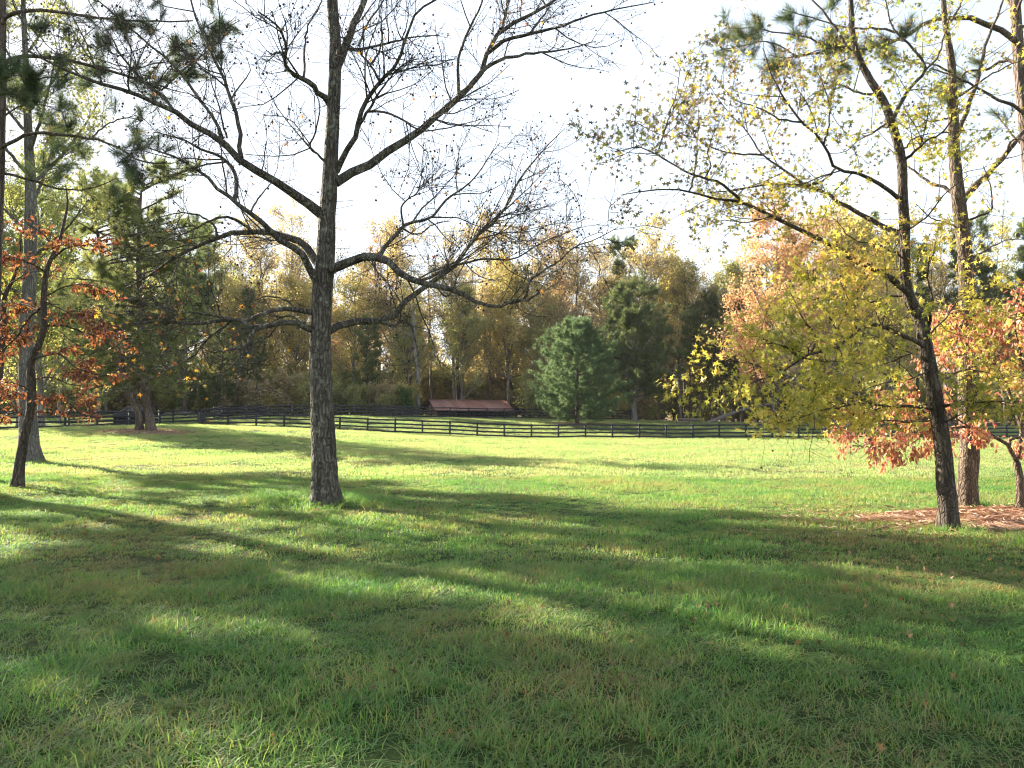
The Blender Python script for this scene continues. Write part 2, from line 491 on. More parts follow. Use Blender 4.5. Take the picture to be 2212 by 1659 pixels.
def clump(n, rad, h, wd, lean, segs=3):
    V, f3, f4, rn3, rn4 = [], [], [], [], []
    for i in range(n):
        a_ = U(0, 2 * np.pi); r_ = rad * math.sqrt(U(0, 1))
        b = np.array([r_ * math.cos(a_), r_ * math.sin(a_), -0.012])
        az = U(0, 2 * np.pi); ht = U(*h); le = U(*lean)
        d = np.array([math.cos(az), math.sin(az), 0]); s = np.array([-d[1], d[0], 0]) * wd * U(.6, 1.2)
        tw = U(-.9, .9); s = s * math.cos(tw) + d * math.sin(tw) * wd
        i0 = len(V); rv = U(0, 1)
        for k in range(segs):
            t = k / segs
            p = b + d * ht * le * t ** 1.8 + np.array([0, 0, ht * t * (1 - 0.35 * le * t)])
            ww = s * (1 - 0.75 * t ** 2)
            V += [p - ww, p + ww]
        p = b + d * ht * le + np.array([0, 0, ht * (1 - 0.35 * le)]); V.append(p)
        for k in range(segs - 1):
            f4.append((i0 + 2 * k, i0 + 2 * k + 1, i0 + 2 * k + 3, i0 + 2 * k + 2)); rn4.append(rv)
        k = segs - 1
        f3.append((i0 + 2 * k, i0 + 2 * k + 1, i0 + 2 * segs)); rn3.append(rv)
    return mesh_from('grass_clump', V, [np.array(f4), np.array(f3)], rnd=rn4 + rn3)

def instancer(name, pts, rot, scl, idx, meshes, material):
    """one object whose points carry small meshes (geometry nodes)"""
    src = bpy.data.collections.new(name + '_sources')
    for k, me in enumerate(meshes):
        if not me.materials: me.materials.append(material)
        src.objects.link(bpy.data.objects.new('%s_%02d' % (name, k), me))
    me = bpy.data.meshes.new(name)
    me.vertices.add(len(pts)); me.vertices.foreach_set('co', np.asarray(pts, np.float32).ravel())
    at = me.attributes.new('rot', 'FLOAT_VECTOR', 'POINT'); at.data.foreach_set('vector', np.asarray(rot, np.float32).ravel())
    at = me.attributes.new('scl', 'FLOAT_VECTOR', 'POINT'); at.data.foreach_set('vector', np.asarray(scl, np.float32).ravel())
    at = me.attributes.new('idx', 'INT', 'POINT'); at.data.foreach_set('value', np.asarray(idx, np.int32))
    o = bpy.data.objects.new(name, me); COL.objects.link(o)
    ng = bpy.data.node_groups.new(name, 'GeometryNodeTree')
    ng.interface.new_socket(name='Geometry', in_out='INPUT', socket_type='NodeSocketGeometry')
    ng.interface.new_socket(name='Geometry', in_out='OUTPUT', socket_type='NodeSocketGeometry')
    N, L = ng.nodes, ng.links
    gi, go = N.new('NodeGroupInput'), N.new('NodeGroupOutput')
    ci = N.new('GeometryNodeCollectionInfo'); ci.inputs['Collection'].default_value = src
    ci.inputs['Separate Children'].default_value = True; ci.inputs['Reset Children'].default_value = True
    ip = N.new('GeometryNodeInstanceOnPoints'); ip.inputs['Pick Instance'].default_value = True
    def na(nm, ty):
        n = N.new('GeometryNodeInputNamedAttribute'); n.data_type = ty; n.inputs['Name'].default_value = nm
        return n.outputs['Attribute']
    L.new(gi.outputs[0], ip.inputs['Points']); L.new(ci.outputs[0], ip.inputs['Instance'])
    L.new(na('idx', 'INT'), ip.inputs['Instance Index'])
    L.new(na('rot', 'FLOAT_VECTOR'), ip.inputs['Rotation'])
    L.new(na('scl', 'FLOAT_VECTOR'), ip.inputs['Scale'])
    L.new(ip.outputs[0], go.inputs[0])
    md = o.modifiers.new('instances', 'NODES'); md.node_group = ng
    return o

BED_C, BED_R = np.array([9.3, 12.0]), np.array([3.9, 1.75])
def in_bed(x, y, k=1.0):
    wob = 1 + 0.25 * (vnoise(x, y, 0.7, 5) - 0.5) + 0.3 * (vnoise(x, y, 0.25, 8) - 0.5)
    return (((x - BED_C[0]) / BED_R[0]) ** 2 + ((y - BED_C[1]) / BED_R[1]) ** 2) < k * wob

def wedge(y0, y1, dens, half=1.15, pad=3.0):
    n = int(dens * (half * (y1 ** 2 - y0 ** 2) + 2 * pad * (y1 - y0)))
    y = np.sqrt(U(y0 ** 2, y1 ** 2, n)); x = U(-1, 1, n) * (half * y + pad)
    return x, y

def build_grass():
    near = [clump(34, .10, (.035, .10), .0028, (.3, 1.6)) for _ in range(5)] + [clump(26, .09, (.04, .12), .0028, (1.2, 2.6)) for _ in range(3)]
    mid = [clump(40, .17, (.04, .09), .0044, (.3, 1.7), 2) for _ in range(6)]
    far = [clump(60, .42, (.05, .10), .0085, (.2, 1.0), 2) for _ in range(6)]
    for me in far: me.materials.append(GRASS_SUNLIT)
    tall = [clump(14, .07, (.12, .26), .0030, (.3, 1.0)) for _ in range(3)]
    pts, rots, scls, idxs = [], [], [], []
    def add(x, y, lo, hi, smin, smax, flat=0.75):
        keep = ~in_bed(x, y, 0.85 * rng.random(len(x)) ** .6)
        x, y = x[keep], y[keep]; n = len(x)
        v = vnoise(x, y, 0.55, 1) * 0.6 + vnoise(x, y, 2.3, 2) * 0.4
        s = smin + (smax - smin) * v * U(.7, 1.2, n)
        hs = s * (0.35 + 1.25 * v)
        pts.append(np.stack([x, y, H(x, y)], 1)); rots.append(np.stack([U(-.2, .2, n), U(-.2, .2, n), U(0, 6.28, n)], 1))
        scls.append(np.stack([s, s, hs], 1)); idxs.append(rng.integers(lo, hi, n))
    x, y = wedge(1.6, 8.5, 125); add(x, y, 0, 8, .75, 1.35)
    x, y = wedge(8.5, 21, 52); add(x, y, 8, 14, .75, 1.3)
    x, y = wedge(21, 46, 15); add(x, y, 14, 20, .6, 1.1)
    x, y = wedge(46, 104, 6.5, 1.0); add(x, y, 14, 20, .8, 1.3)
    # longer unmown tufts at the foot of the big tree and here and there
    n = 420; aa, rr_ = U(0, 6.28, n), .38 + np.abs(rng.normal(size=n)) * .5
    add(-3.62 + rr_ * np.cos(aa) * 1.3, 14.7 + rr_ * np.sin(aa), 20, 23, .9, 1.7)
    n = 60; add(U(6.2, 8.6, n), U(9.9, 10.9, n), 20, 23, .5, .9)
    for bx_, by_, m_, rr0 in ((6.25, 11.05, 70, .22), (-11.5, 17.6, 60, .2), (-16.3, 25.9, 120, .5), (7.9, 13.6, 60, .28)):
        aa = U(0, 6.28, m_); q_ = rr0 + np.abs(rng.normal(size=m_)) * .18
        add(bx_ + q_ * np.cos(aa), by_ + q_ * np.sin(aa), 20, 23, .5, 1.1)
    # broad-leaved weeds in drifts
    x, y = wedge(1.8, 16, 16); k_ = vnoise(x, y, 1.3, 21) > .62; add(x[k_], y[k_], 23, 26, .7, 1.3)
    x, y = wedge(2.0, 12, 1.1); add(x, y, 20, 23, .45, .8)
    weed = [clump(12, .05, (.03, .06), .011, (1.2, 2.8)) for _ in range(3)]
    o = instancer('grass', np.concatenate(pts), np.concatenate(rots), np.concatenate(scls), np.concatenate(idxs), near + mid + far + tall + weed, GRASS)
    tag(o, 'short mown green lawn grass with yellow and brown dry patches', 'grass', kind='stuff')
build_grass()

# ------------------------------------------------------------------ traced trees
class Tree:
    """a tree whose trunk and limbs are surveyed from the photograph; every limb has its own depth"""
    def __init__(self, name, label, base, depth=None, group=None):
        self.base = ground_at(*base) if depth is None else ground_px(base[0], depth)
        self.Y = self.base[1]
        self.root = thing(name, label, 'tree', self.base, group=group)
        self.px, self.P, self.R, self.names = [], [], [], []
    def limb(self, pts, w0, w1, dd=0.0, parent=0, K=18, widths=None, trunk=False):
        pts = np.asarray(pts, float)
        q = catmull(pts, K)
        s = np.linspace(0, 1, K)
        if trunk:
            d0 = 0.0
        else:
            pq = self.px[parent]
            d0 = pq[np.argmin(((pq[:, :2] - q[0, :2]) ** 2).sum(1)), 2]
        dep = d0 + dd * s ** 0.9
        P = np.array([PT(x, y, self.Y + d) for (x, y), d in zip(q[:, :2], dep)])
        if widths is not None:
            seg = np.concatenate([[0], np.cumsum(np.linalg.norm(np.diff(pts, axis=0), axis=1))]); seg /= seg[-1]
            wd = np.interp(s, seg, widths)
        else:
            wd = w0 + (w1 - w0) * s ** 0.8
        R = wd / 2 * (self.Y + dep) / F_PX
        if not trunk:
            P = P + rng.normal(size=P.shape) * (R * 0.17 + .004)[:, None]
        self.px.append(np.column_stack([q[:, :2], dep])); self.P.append(P); self.R.append(R)
        return len(self.px) - 1
    def stack(self, ids=None, K=18):
        ids = range(len(self.P)) if ids is None else ids
        P = np.stack([np.stack([np.interp(np.linspace(0, 1, K), np.linspace(0, 1, len(self.P[i])), self.P[i][:, c]) for c in range(3)], 1) for i in ids])
        R = np.stack([np.interp(np.linspace(0, 1, K), np.linspace(0, 1, len(self.R[i])), self.R[i]) for i in ids])
        return P, R
    def wood(self, m, trunks=(0,), sides=14, sink=0.25):
        for i in range(len(self.P)):
            P = self.P[i] - self.base; R = self.R[i]
            if i in trunks:
                # finer rings with a flared, fluted foot
                K = 60
                Pn, Rn = self.stack([i], K); P, R = Pn[0] - self.base, Rn[0]
                if i == trunks[0] or abs(P[0][2]) < 0.3:
                    P = np.vstack([P[0] - np.array([0, 0, sink]), P]); R = np.concatenate([[R[0] * 1.1], R])
                V, f = tubes([(P[None], R[None], sides + 6, 0.02)])
                hgt = V[:, 2]
                ang = np.arctan2(V[:, 1] - np.interp(hgt, P[:, 2], P[:, 1]), V[:, 0] - np.interp(hgt, P[:, 2], P[:, 0]))
                fl = 1 + 0.24 * np.exp(-np.maximum(hgt, 0) / 0.22) * (1 + np.sin(ang * 5 + i) * 0.6) + 0.03 * np.sin(ang * 7 + hgt * 1.3)
                cx, cy = np.interp(hgt, P[:, 2], P[:, 0]), np.interp(hgt, P[:, 2], P[:, 1])
                V[:, 0] = cx + (V[:, 0] - cx) * fl; V[:, 1] = cy + (V[:, 1] - cy) * fl
                link('trunk', mesh_from('trunk', V, f, smooth=True), m, self.root)
            else:
                V, f = tubes([(P[None], R[None], 8, 0.03)])
                link('limb', mesh_from('limb', V, f, smooth=True), m, self.root)
    def part(self, name, me, m, kind=None):
        o = link(name, me, m, self.root)
        if kind: o['kind'] = kind
        return o
    def twigs(self, groups, m, name='twigs'):
        g = [(P - self.base, R, s, 0) for P, R, s in groups]
        V, f = tubes(g)
        return self.part(name, mesh_from(name, V, f, smooth=True), m, 'stuff')

def leaf_pos(P, R, n_per, t0=.3, jitter=.03):
    n = rng.poisson(n_per, len(P)); idx = np.repeat(np.arange(len(P)), n)
    p, tan, _ = sample(P, R, idx, U(t0, 1, len(idx)))
    return p + rng.normal(size=p.shape) * jitter, tan

STAR, OVAL, CARD = star_leaf(), oval_leaf(), card_leaf()

def ico():
    t = (1 + 5 ** .5) / 2
    V = nrm(np.array([(-1, t, 0), (1, t, 0), (-1, -t, 0), (1, -t, 0), (0, -1, t), (0, 1, t), (0, -1, -t), (0, 1, -t), (t, 0, -1), (t, 0, 1), (-t, 0, -1), (-t, 0, 1)], float))
    f = [(0, 11, 5), (0, 5, 1), (0, 1, 7), (0, 7, 10), (0, 10, 11), (1, 5, 9), (5, 11, 4), (11, 10, 2), (10, 7, 6), (7, 1, 8), (3, 9, 4), (3, 4, 2), (3, 2, 6), (3, 6, 8), (3, 8, 9), (4, 9, 5), (2, 4, 11), (6, 2, 10), (8, 6, 7), (9, 8, 1)]
    return V, f
ICO = ico()

def ball_mesh(pos, size):
    """hanging seed balls on thin stalks"""
    V, f = ICO
    stalk = [(-.12, 0, 1), (.12, 0, 1), (0, .1, 3.6)]
    tv = np.vstack([V, stalk]); tf = [np.array(f + [(12, 13, 14)])]
    d = np.tile([0, 0, 1.0], (len(pos), 1)) + rng.normal(size=(len(pos), 3)) * .15
    Vv, Ff = scatter(tv, tf, pos, d, size)
    return mesh_from('seed_balls', Vv, Ff, smooth=False)

# ---- the big bare sweetgum
def big_gum():
    T = Tree('sweetgum_tree', 'large nearly bare sweetgum with thick grey trunk standing alone on the lawn', (703, 1086))
    z7 = lambda L: [(432 + x * .434, y * .434) for x, y in L]
    tr = [(703, 1092), (702, 1060), (700, 1000), (697, 900), (693, 800), (692, 700), (697, 620), (702, 560), (706, 480), (712, 400), (717, 300), (722, 200), (724, 100), (717, 0), (716, -120), (722, -300), (716, -460)]
    T.limb(tr, 0, 0, 0.4, trunk=True, K=60, widths=[62, 57, 54, 50, 47, 46, 44, 41, 37, 34, 30, 28, 26, 24, 19, 12, 4])
    L = T.limb
    l1 = L(z7([(672, 912), (720, 880), (1000, 710), (1290, 480), (1400, 360), (1430, 270), (1500, 150), (1640, 75), (1750, 10), (1850, -60), (1980, -160)]), 23, 4, 1.6)
    L(z7([(1400, 360), (1470, 310), (1620, 270), (1800, 250), (1970, 205)]), 10, 2, .6, l1)
    l1c = L(z7([(1430, 270), (1500, 210), (1640, 165), (1760, 140), (2000, 60), (2150, 30), (2260, 10)]), 10, 2, -.9, l1)
    L(z7([(1290, 480), (1290, 280), (1330, 170), (1400, 20), (1430, -120)]), 8, 3, -.8, l1)
    L(z7([(1500, 150), (1530, 20), (1545, -100)]), 8, 4, .6, l1)
    L(z7([(1640, 165), (1700, 90), (1760, 0), (1800, -80)]), 6, 2, .5, l1c)
    l2 = L(z7([(672, 860), (740, 740), (780, 690), (790, 600), (830, 500), (900, 400), (960, 340), (1030, 180), (1080, 60), (1170, 0), (1280, -90)]), 15, 3, -1.6)
    L(z7([(785, 640), (850, 530), (940, 390), (1030, 310), (1090, 290)]), 8, 2, -.6, l2)
    L(z7([(840, 555), (900, 555), (980, 580), (1100, 650), (1200, 645), (1300, 620), (1450, 655)]), 6, 1.6, -.9, l2)
    l2d = L(z7([(900, 410), (850, 330), (790, 260), (720, 200), (690, 100)]), 6, 2, .8, l2)
    L(z7([(850, 325), (890, 260), (905, 120), (890, 40), (910, -60)]), 5, 2, -.5, l2d)
    l3 = L(z7([(680, 340), (710, 260), (740, 200), (800, 50), (830, -40), (880, -200), (930, -420), (950, -640)]), 22, 4, 1.0)
    L(z7([(720, 245), (820, 240), (930, 215), (1060, 185), (1190, 175)]), 8, 2, -.9, l3)
    L(z7([(790, 230), (840, 110), (890, 40), (940, -60), (960, -200)]), 6, 2, .6, l3)
    l4 = L(z7([(640, 510), (600, 470), (540, 410), (440, 350), (420, 300), (430, 230), (400, 150), (350, 100), (290, 60)]), 15, 3, -2.0)
    L(z7([(520, 380), (520, 270), (540, 130), (600, 20), (620, -80)]), 6, 2, .7, l4)
    L(z7([(425, 290), (390, 260), (360, 270), (330, 250)]), 7, 2, .2, l4)
    L(z7([(640, 820), (590, 770), (550, 740), (580, 640), (590, 500), (560, 430)]), 6, 2, -1.0)
    l5 = L([(700, 462), (680, 448), (640, 417), (588, 386), (527, 351), (475, 304), (432, 278), (375, 240), (278, 198), (215, 180), (140, 150), (60, 110)], 24, 4, -2.6)
    L([(521, 340), (515, 270), (500, 220), (475, 150), (440, 80), (415, 10), (400, -60)], 11, 3, .9, l5)
    L([(483, 300), (458, 250), (424, 205), (392, 160), (312, 87), (222, 10), (150, -50)], 8, 2, -.8, l5)
    L([(375, 240), (350, 205), (325, 190), (270, 130), (240, 80), (190, 0)], 7, 2, .8, l5)
    L([(220, 180), (205, 140), (170, 60), (140, 10)], 5, 2, .4, l5)
    L([(490, 300), (470, 220), (455, 170), (440, 110)], 5, 1.6, -.5, l5)
    l6 = L([(700, 585), (679, 560), (658, 529), (606, 508), (545, 499), (488, 508), (432, 530), (380, 555), (330, 590), (270, 625)], 20, 3, 2.2)
    l6c = L([(698, 630), (679, 603), (649, 547), (606, 521), (575, 488), (540, 460), (508, 434), (480, 415), (440, 375), (390, 345), (320, 318)], 19, 3, -1.8)
    L([(508, 434), (508, 377), (488, 347), (432, 320), (390, 300), (330, 285)], 11, 2, .8, l6c)
    L([(540, 460), (558, 430), (575, 408), (588, 390), (600, 362)], 5, 1.5, .5, l6c)
    L([(545, 499), (520, 480), (490, 470), (450, 478), (420, 495), (360, 520)], 8, 2, -.9, l6)
    L([(470, 512), (462, 488), (440, 470), (400, 460), (340, 470)], 6, 1.6, .8, l6)
    L([(432, 530), (400, 530), (350, 545), (290, 560)], 5, 1.5, .6, l6)
    l7 = L([(700, 585), (723, 577), (762, 564), (792, 553), (831, 558), (857, 586), (901, 608), (953, 621), (996, 634), (1040, 655), (1079, 666), (1100, 651), (1144, 647), (1165, 632)], 24, 4, -2.2)
    l7b = L([(823, 557), (849, 512), (870, 490), (927, 471), (966, 430), (1018, 391), (1079, 308)], 10, 1.6, .9, l7)
    L([(870, 490), (872, 438), (896, 421), (914, 334)], 5, 1.4, -.5, l7b)
    L([(927, 471), (985, 470), (1040, 490), (1080, 488)], 4, 1.4, -.6, l7b)
    L([(909, 608), (975, 577), (1053, 560), (1109, 560), (1170, 525), (1257, 490)], 7, 1.5, .9, l7)
    L([(1090, 655), (1135, 642), (1144, 608), (1170, 586), (1209, 564), (1239, 534), (1278, 521), (1339, 490)], 7, 1.5, -.7, l7)
    L([(953, 621), (958, 600), (956, 585), (970, 560)], 4, 1.4, .3, l7)
    l8 = L([(694, 728), (714, 714), (762, 694), (823, 694), (840, 690), (888, 638), (935, 608), (996, 560), (1018, 521), (1074, 473), (1126, 382), (1218, 278)], 19, 1.6, 2.6)
    L([(990, 565), (1048, 490), (1109, 438), (1187, 360)], 6, 1.4, .7, l8)
    L([(823, 694), (849, 703), (870, 694), (885, 700), (897, 735), (905, 770)], 9, 2, -.4, l8)
    L([(935, 608), (960, 640), (1010, 560), (1060, 530), (1130, 520)], 4, 1.3, -.6, l8)
    L([(1018, 521), (1080, 505), (1150, 498), (1220, 470)], 4, 1.3, .6, l8)
    l9 = L([(694, 716), (670, 708), (636, 700), (597, 700), (553, 708), (527, 695), (506, 690), (441, 698), (376, 698), (324, 695), (260, 702)], 16, 2.5, -1.8)
    L([(694, 682), (673, 675), (636, 667), (597, 669), (558, 680), (532, 693), (480, 685), (415, 675), (350, 682)], 14, 2, -1.3)
    L([(553, 708), (542, 728), (535, 742), (510, 752), (460, 762)], 10, 3, -.5, l9)
    L([(540, 740), (548, 775), (556, 815), (552, 850)], 4, 1.4, .4, l9)
    L([(506, 690), (454, 727), (415, 771), (376, 792), (330, 800)], 7, 1.6, .8, l9)
    L([(656, 700), (624, 682), (597, 690)], 7, 3, .5, l9)
    L([(640, 668), (610, 645), (575, 640), (535, 655), (500, 672)], 5, 1.5, .5, l9)
    T.wood(BARK_GUM)
    P0, R0 = T.stack(range(1, len(T.P)))
    keep = P0[:, :, 2].max(1) > 0
    P0, R0 = P0[keep], R0[keep]
    PT_, RT_ = T.stack([0]); 
    s1 = spawn(P0, R0, 4.2, .18, 1, (30, 75), (.5, 1.9), 6, .16, (0, 0, .07), .011)
    s1b = spawn(PT_, RT_, 7.0, .25, .8, (50, 90), (.25, .9), 5, .2, (0, 0, .05), .009)
    s1P, s1R = np.concatenate([s1[0], np.concatenate([s1b[0], s1b[0][:, -1:]], 1)]), np.concatenate([s1[1], np.concatenate([s1b[1], s1b[1][:, -1:] * .8], 1)])
    s2 = spawn(s1[0], s1[1], 6.0, .12, 1, (30, 70), (.25, .85), 5, .18, (0, 0, .05), .010)
    s3 = spawn(s2[0], s2[1], 5.2, .15, 1, (30, 70), (.14, .42), 4, .2, (0, 0, .05), .010)
    mx = 0.0036
    T.twigs([(s1[0], np.maximum(s1[1], .0060), 5), (s1b[0], np.maximum(s1b[1], .0045), 4), (s2[0], np.maximum(s2[1], .0048), 3), (s3[0], np.maximum(s3[1], mx), 3)], BARK_GUM)
    ends = np.concatenate([s2[0][:, -1], s3[0][:, -1]])
    pick = rng.random(len(ends)) < .20
    pb = ends[pick] + rng.normal(size=(pick.sum(), 3)) * .015 - np.array([0, 0, .06])
    T.part('seed_balls', ball_mesh(pb - T.base, U(.016, .025, len(pb))), BALL, 'stuff')
    lp, lt = leaf_pos(s3[0], s3[1], .22)
    low = lp[:, 0] < T.base[0] - 1
    lo = rng.random(len(lp)) < np.where(low & (lp[:, 2] < 5.5), 1.0, .35)
    lp, lt = lp[lo], lt[lo]
    d = lt * .5 + rng.normal(size=lp.shape) * .5 - np.array([0, 0, .6])
    T.part('leaves', leaf_mesh('leaves', STAR, lp - T.base, d, U(.07, .12, len(lp))), LEAF_FEW, 'stuff')
    return T
big_gum()

# ---- the yellow-green sweetgum on the right
def right_gum():
    T = Tree('sweetgum_tree', 'leaning dark-trunked sweetgum with yellow-green star leaves at the edge of the straw bed', (2049, 1147))
    z6 = lambda L: [(1296 + x * .414, y * .414) for x, y in L]
    z5 = lambda L: [(1512 + x * .3906, 576 + y * .3906) for x, y in L]
    tr = [(2049, 1152), (2048, 1100), (2043, 1045), (2037, 967), (2028, 908), (2020, 857), (2008, 791), (1996, 732), (1990, 693), (1976, 668), (1962, 640), (1954, 559), (1954, 497), (1950, 414), (1948, 352), (1934, 290), (1909, 219), (1876, 166), (1847, 103), (1838, 0), (1830, -120), (1838, -260)]
    T.limb(tr, 0, 0, .5, trunk=True, K=60, widths=[40, 37, 36, 34, 33, 32, 30, 28, 27, 26, 24, 22, 22, 20, 20, 18, 17, 15, 13, 10, 7, 2])
    L = T.limb
    r1 = L([(1975, 672), (1955, 632), (1900, 592), (1847, 563), (1764, 513), (1669, 468), (1602, 437), (1544, 430), (1490, 412), (1433, 408), (1340, 420)], 17, 2, -1.4)
    r1b = L(z6([(740, 1055), (640, 960), (500, 920), (340, 830), (200, 770), (80, 790)]), 7, 2, -.8, r1)
    L(z6([(470, 995), (500, 850), (510, 700), (518, 560)]), 4, 1.4, .6, r1)
    L(z6([(300, 800), (350, 640), (400, 480), (420, 300)]), 4, 1.2, .4, r1b)
    L(z6([(900, 1130), (760, 1160), (640, 1150), (520, 1190)]), 4, 1.3, .5, r1)
    r2 = L(z6([(1590, 1225), (1500, 1185), (1400, 1140), (1250, 1060), (1150, 990), (1050, 970), (900, 960), (720, 990), (560, 1010)]), 13, 2, 1.2)
    r2b = L(z6([(1060, 965), (940, 870), (850, 810), (770, 690), (650, 560), (560, 430)]), 6, 1.4, .7, r2)
    L(z6([(850, 810), (700, 800), (560, 760), (440, 640), (380, 520)]), 5, 1.3, -.6, r2b)
    r3 = L(z6([(1560, 1040), (1530, 1010), (1450, 950), (1330, 900), (1230, 880), (1170, 750), (1060, 640), (980, 540), (900, 400), (850, 250)]), 10, 2, -1.0)
    L(z6([(1230, 880), (1150, 950), (1060, 972)]), 5, 3, .4, r3)
    L(z6([(1060, 640), (940, 620), (820, 560), (700, 520), (600, 400)]), 5, 1.3, .7, r3)
    L(z6([(1170, 750), (1200, 600), (1180, 480), (1120, 350)]), 5, 1.3, -.5, r3)
    r4 = L(z6([(1400, 390), (1370, 330), (1290, 240), (1210, 120), (1110, 0), (1020, -120)]), 9, 2, .8)
    L(z6([(1290, 240), (1150, 260), (1000, 300), (880, 290)]), 4, 1.3, -.6, r4)
    L(z6([(1585, 840), (1610, 820), (1700, 740), (1800, 680), (1850, 560)]), 7, 2, -.8)
    L(z6([(1585, 780), (1640, 720), (1720, 700), (1820, 690)]), 4, 1.4, .5)
    r6 = L(z6([(1520, 660), (1540, 600), (1570, 540), (1650, 420), (1700, 370), (1640, 260), (1530, 150), (1490, 0), (1470, -100)]), 10, 2, .9)
    L(z6([(1700, 370), (1760, 300), (1800, 180), (1830, 60)]), 5, 1.4, .5, r6)
    L(z6([(1500, 640), (1430, 690), (1350, 730), (1280, 790), (1200, 800)]), 5, 1.4, -.7)
    L(z6([(1450, 500), (1340, 480), (1230, 440), (1150, 470), (1050, 540)]), 6, 1.4, .8)
    r7 = L(z5([(1250, 450), (1220, 430), (1100, 370), (1020, 330), (960, 315), (870, 350), (780, 430), (690, 465), (620, 470), (520, 540), (400, 600), (250, 660), (130, 700), (20, 690)]), 11, 2, -1.6)
    L(z5([(620, 470), (640, 380), (570, 290), (520, 180), (470, 90)]), 5, 1.4, .7, r7)
    L(z5([(800, 400), (740, 320), (700, 220), (690, 120)]), 4, 1.4, -.5, r7)
    L(z5([(690, 465), (692, 560), (690, 620)]), 3, 1.3, .2, r7)
    L(z5([(770, 440), (790, 520), (800, 590)]), 3, 1.3, -.2, r7)
    L(z5([(400, 600), (300, 540), (180, 520), (80, 470)]), 4, 1.3, -.5, r7)
    r8 = L(z5([(1300, 790), (1250, 778), (1100, 775), (900, 760), (700, 790), (500, 850), (380, 870)]), 7, 1.5, -1.6)
    L(z5([(900, 760), (780, 700), (640, 690), (520, 650)]), 4, 1.3, .6, r8)
    L(z5([(1290, 850), (1180, 860), (1020, 850), (860, 880), (720, 900)]), 4, 1.2, .8)
    L(z5([(1310, 765), (1350, 765), (1450, 755), (1530, 755), (1620, 745), (1720, 740)]), 8, 2, -.9)
    L(z5([(1310, 650), (1350, 620), (1400, 590), (1500, 560), (1580, 520), (1680, 480)]), 6, 1.6, .9)
    L(z5([(1330, 870), (1420, 830), (1500, 780), (1560, 740)]), 4, 1.4, -.6)
    L(z5([(1270, 350), (1272, 260), (1285, 180), (1260, 60), (1270, -60)]), 8, 2, -.6)
    r11 = L([(1962, 640), (1920, 640), (1870, 655), (1800, 640), (1740, 650), (1690, 630)], 7, 1.6, .9)
    L([(1956, 560), (1900, 530), (1850, 520), (1800, 470)], 5, 1.4, -1.3)
    L([(2000, 745), (1950, 770), (1890, 790), (1830, 785), (1780, 810)], 5, 1.4, .9)
    L([(2010, 800), (1960, 820), (1900, 830), (1850, 850)], 4, 1.4, -1.0)
    L([(1995, 735), (2040, 690), (2075, 640), (2110, 600)], 5, 1.4, .8)
    L([(1955, 500), (2000, 470), (2040, 420), (2090, 380)], 5, 1.4, -1.0)
    T.wood(BARK_DARK)
    P0, R0 = T.stack(range(1, len(T.P)))
    s1 = spawn(P0, R0, 5.5, .15, 1, (30, 75), (.35, 1.2), 5, .16, (0, 0, .05), .010)
    s2 = spawn(s1[0], s1[1], 10, .12, 1, (30, 70), (.18, .5), 4, .18, (0, 0, .02), .010)
    T.twigs([(s1[0], np.maximum(s1[1], .0028), 4), (s2[0], np.maximum(s2[1], .0018), 3)], BARK_DARK)
    lp, lt = leaf_pos(s2[0], s2[1], 12, .4, .06)
    # greener low and inside, redder at a few tips; denser below the crown's middle
    dens = np.clip(.80 - (lp[:, 2] - 2.0) * .05, .56, .80)
    k = (rng.random(len(lp)) < dens) & (lp[:, 2] > 1.32 + .25 * rng.random(len(lp)))
    lp, lt = lp[k], lt[k]
    d = lt * .5 + rng.normal(size=lp.shape) * .55 - np.array([0, 0, .55])
    cl = vnoise(lp[:, 0] * 1.3 + 40, lp[:, 2] * 1.3, 1.0, 3)
    rnd = np.clip(.10 + .62 * cl + rng.normal(size=len(lp)) * .16, 0, 1)
    size = U(.045, .125, len(lp))
    # upper and left leaves get a darker brown with their shade painted in
    outer = rng.random(len(lp)) < np.clip(.10 + .16 * (lp[:, 2] - 3.6) + .22 * (T.base[0] - 1.6 - lp[:, 0]) * (lp[:, 2] > 3.4), 0, .82)
    T.part('shaded_outer_leaves', leaf_mesh('shaded_outer_leaves', STAR, lp[outer] - T.base, d[outer], size[outer] * .8), LEAF_SHADED, 'stuff')
    lp, lt, d, size, rnd = lp[~outer], lt[~outer], d[~outer], size[~outer], rnd[~outer]
    # the leaves that show largest are single parts of the crown
    crown = T.part('crown', leaf_mesh('crown', STAR, lp[240:] - T.base, d[240:], size[240:], rnd[240:]), LEAF_GUM, 'stuff')
    tv, tf = STAR
    for q in range(8):
        me = mesh_from('leaf', np.array(tv), tf, rnd=np.full(len(tf[0]), (q + .5) / 8))
        me.materials.append(LEAF_GUM)
        for i in range(q * 30, q * 30 + 30):
            o = link('leaf', me, None, crown, lp[i] - T.base)
            o.rotation_euler = Vector(d[i]).to_track_quat('Z', 'Y').to_euler()
            o.scale = (size[i] * 1.1,) * 3
    ends = s2[0][:, -1][rng.random(len(s2[0])) < .05]
    T.part('seed_balls', ball_mesh(ends - T.base - np.array([0, 0, .05]), U(.012, .017, len(ends))), BALL, 'stuff')
right_gum()

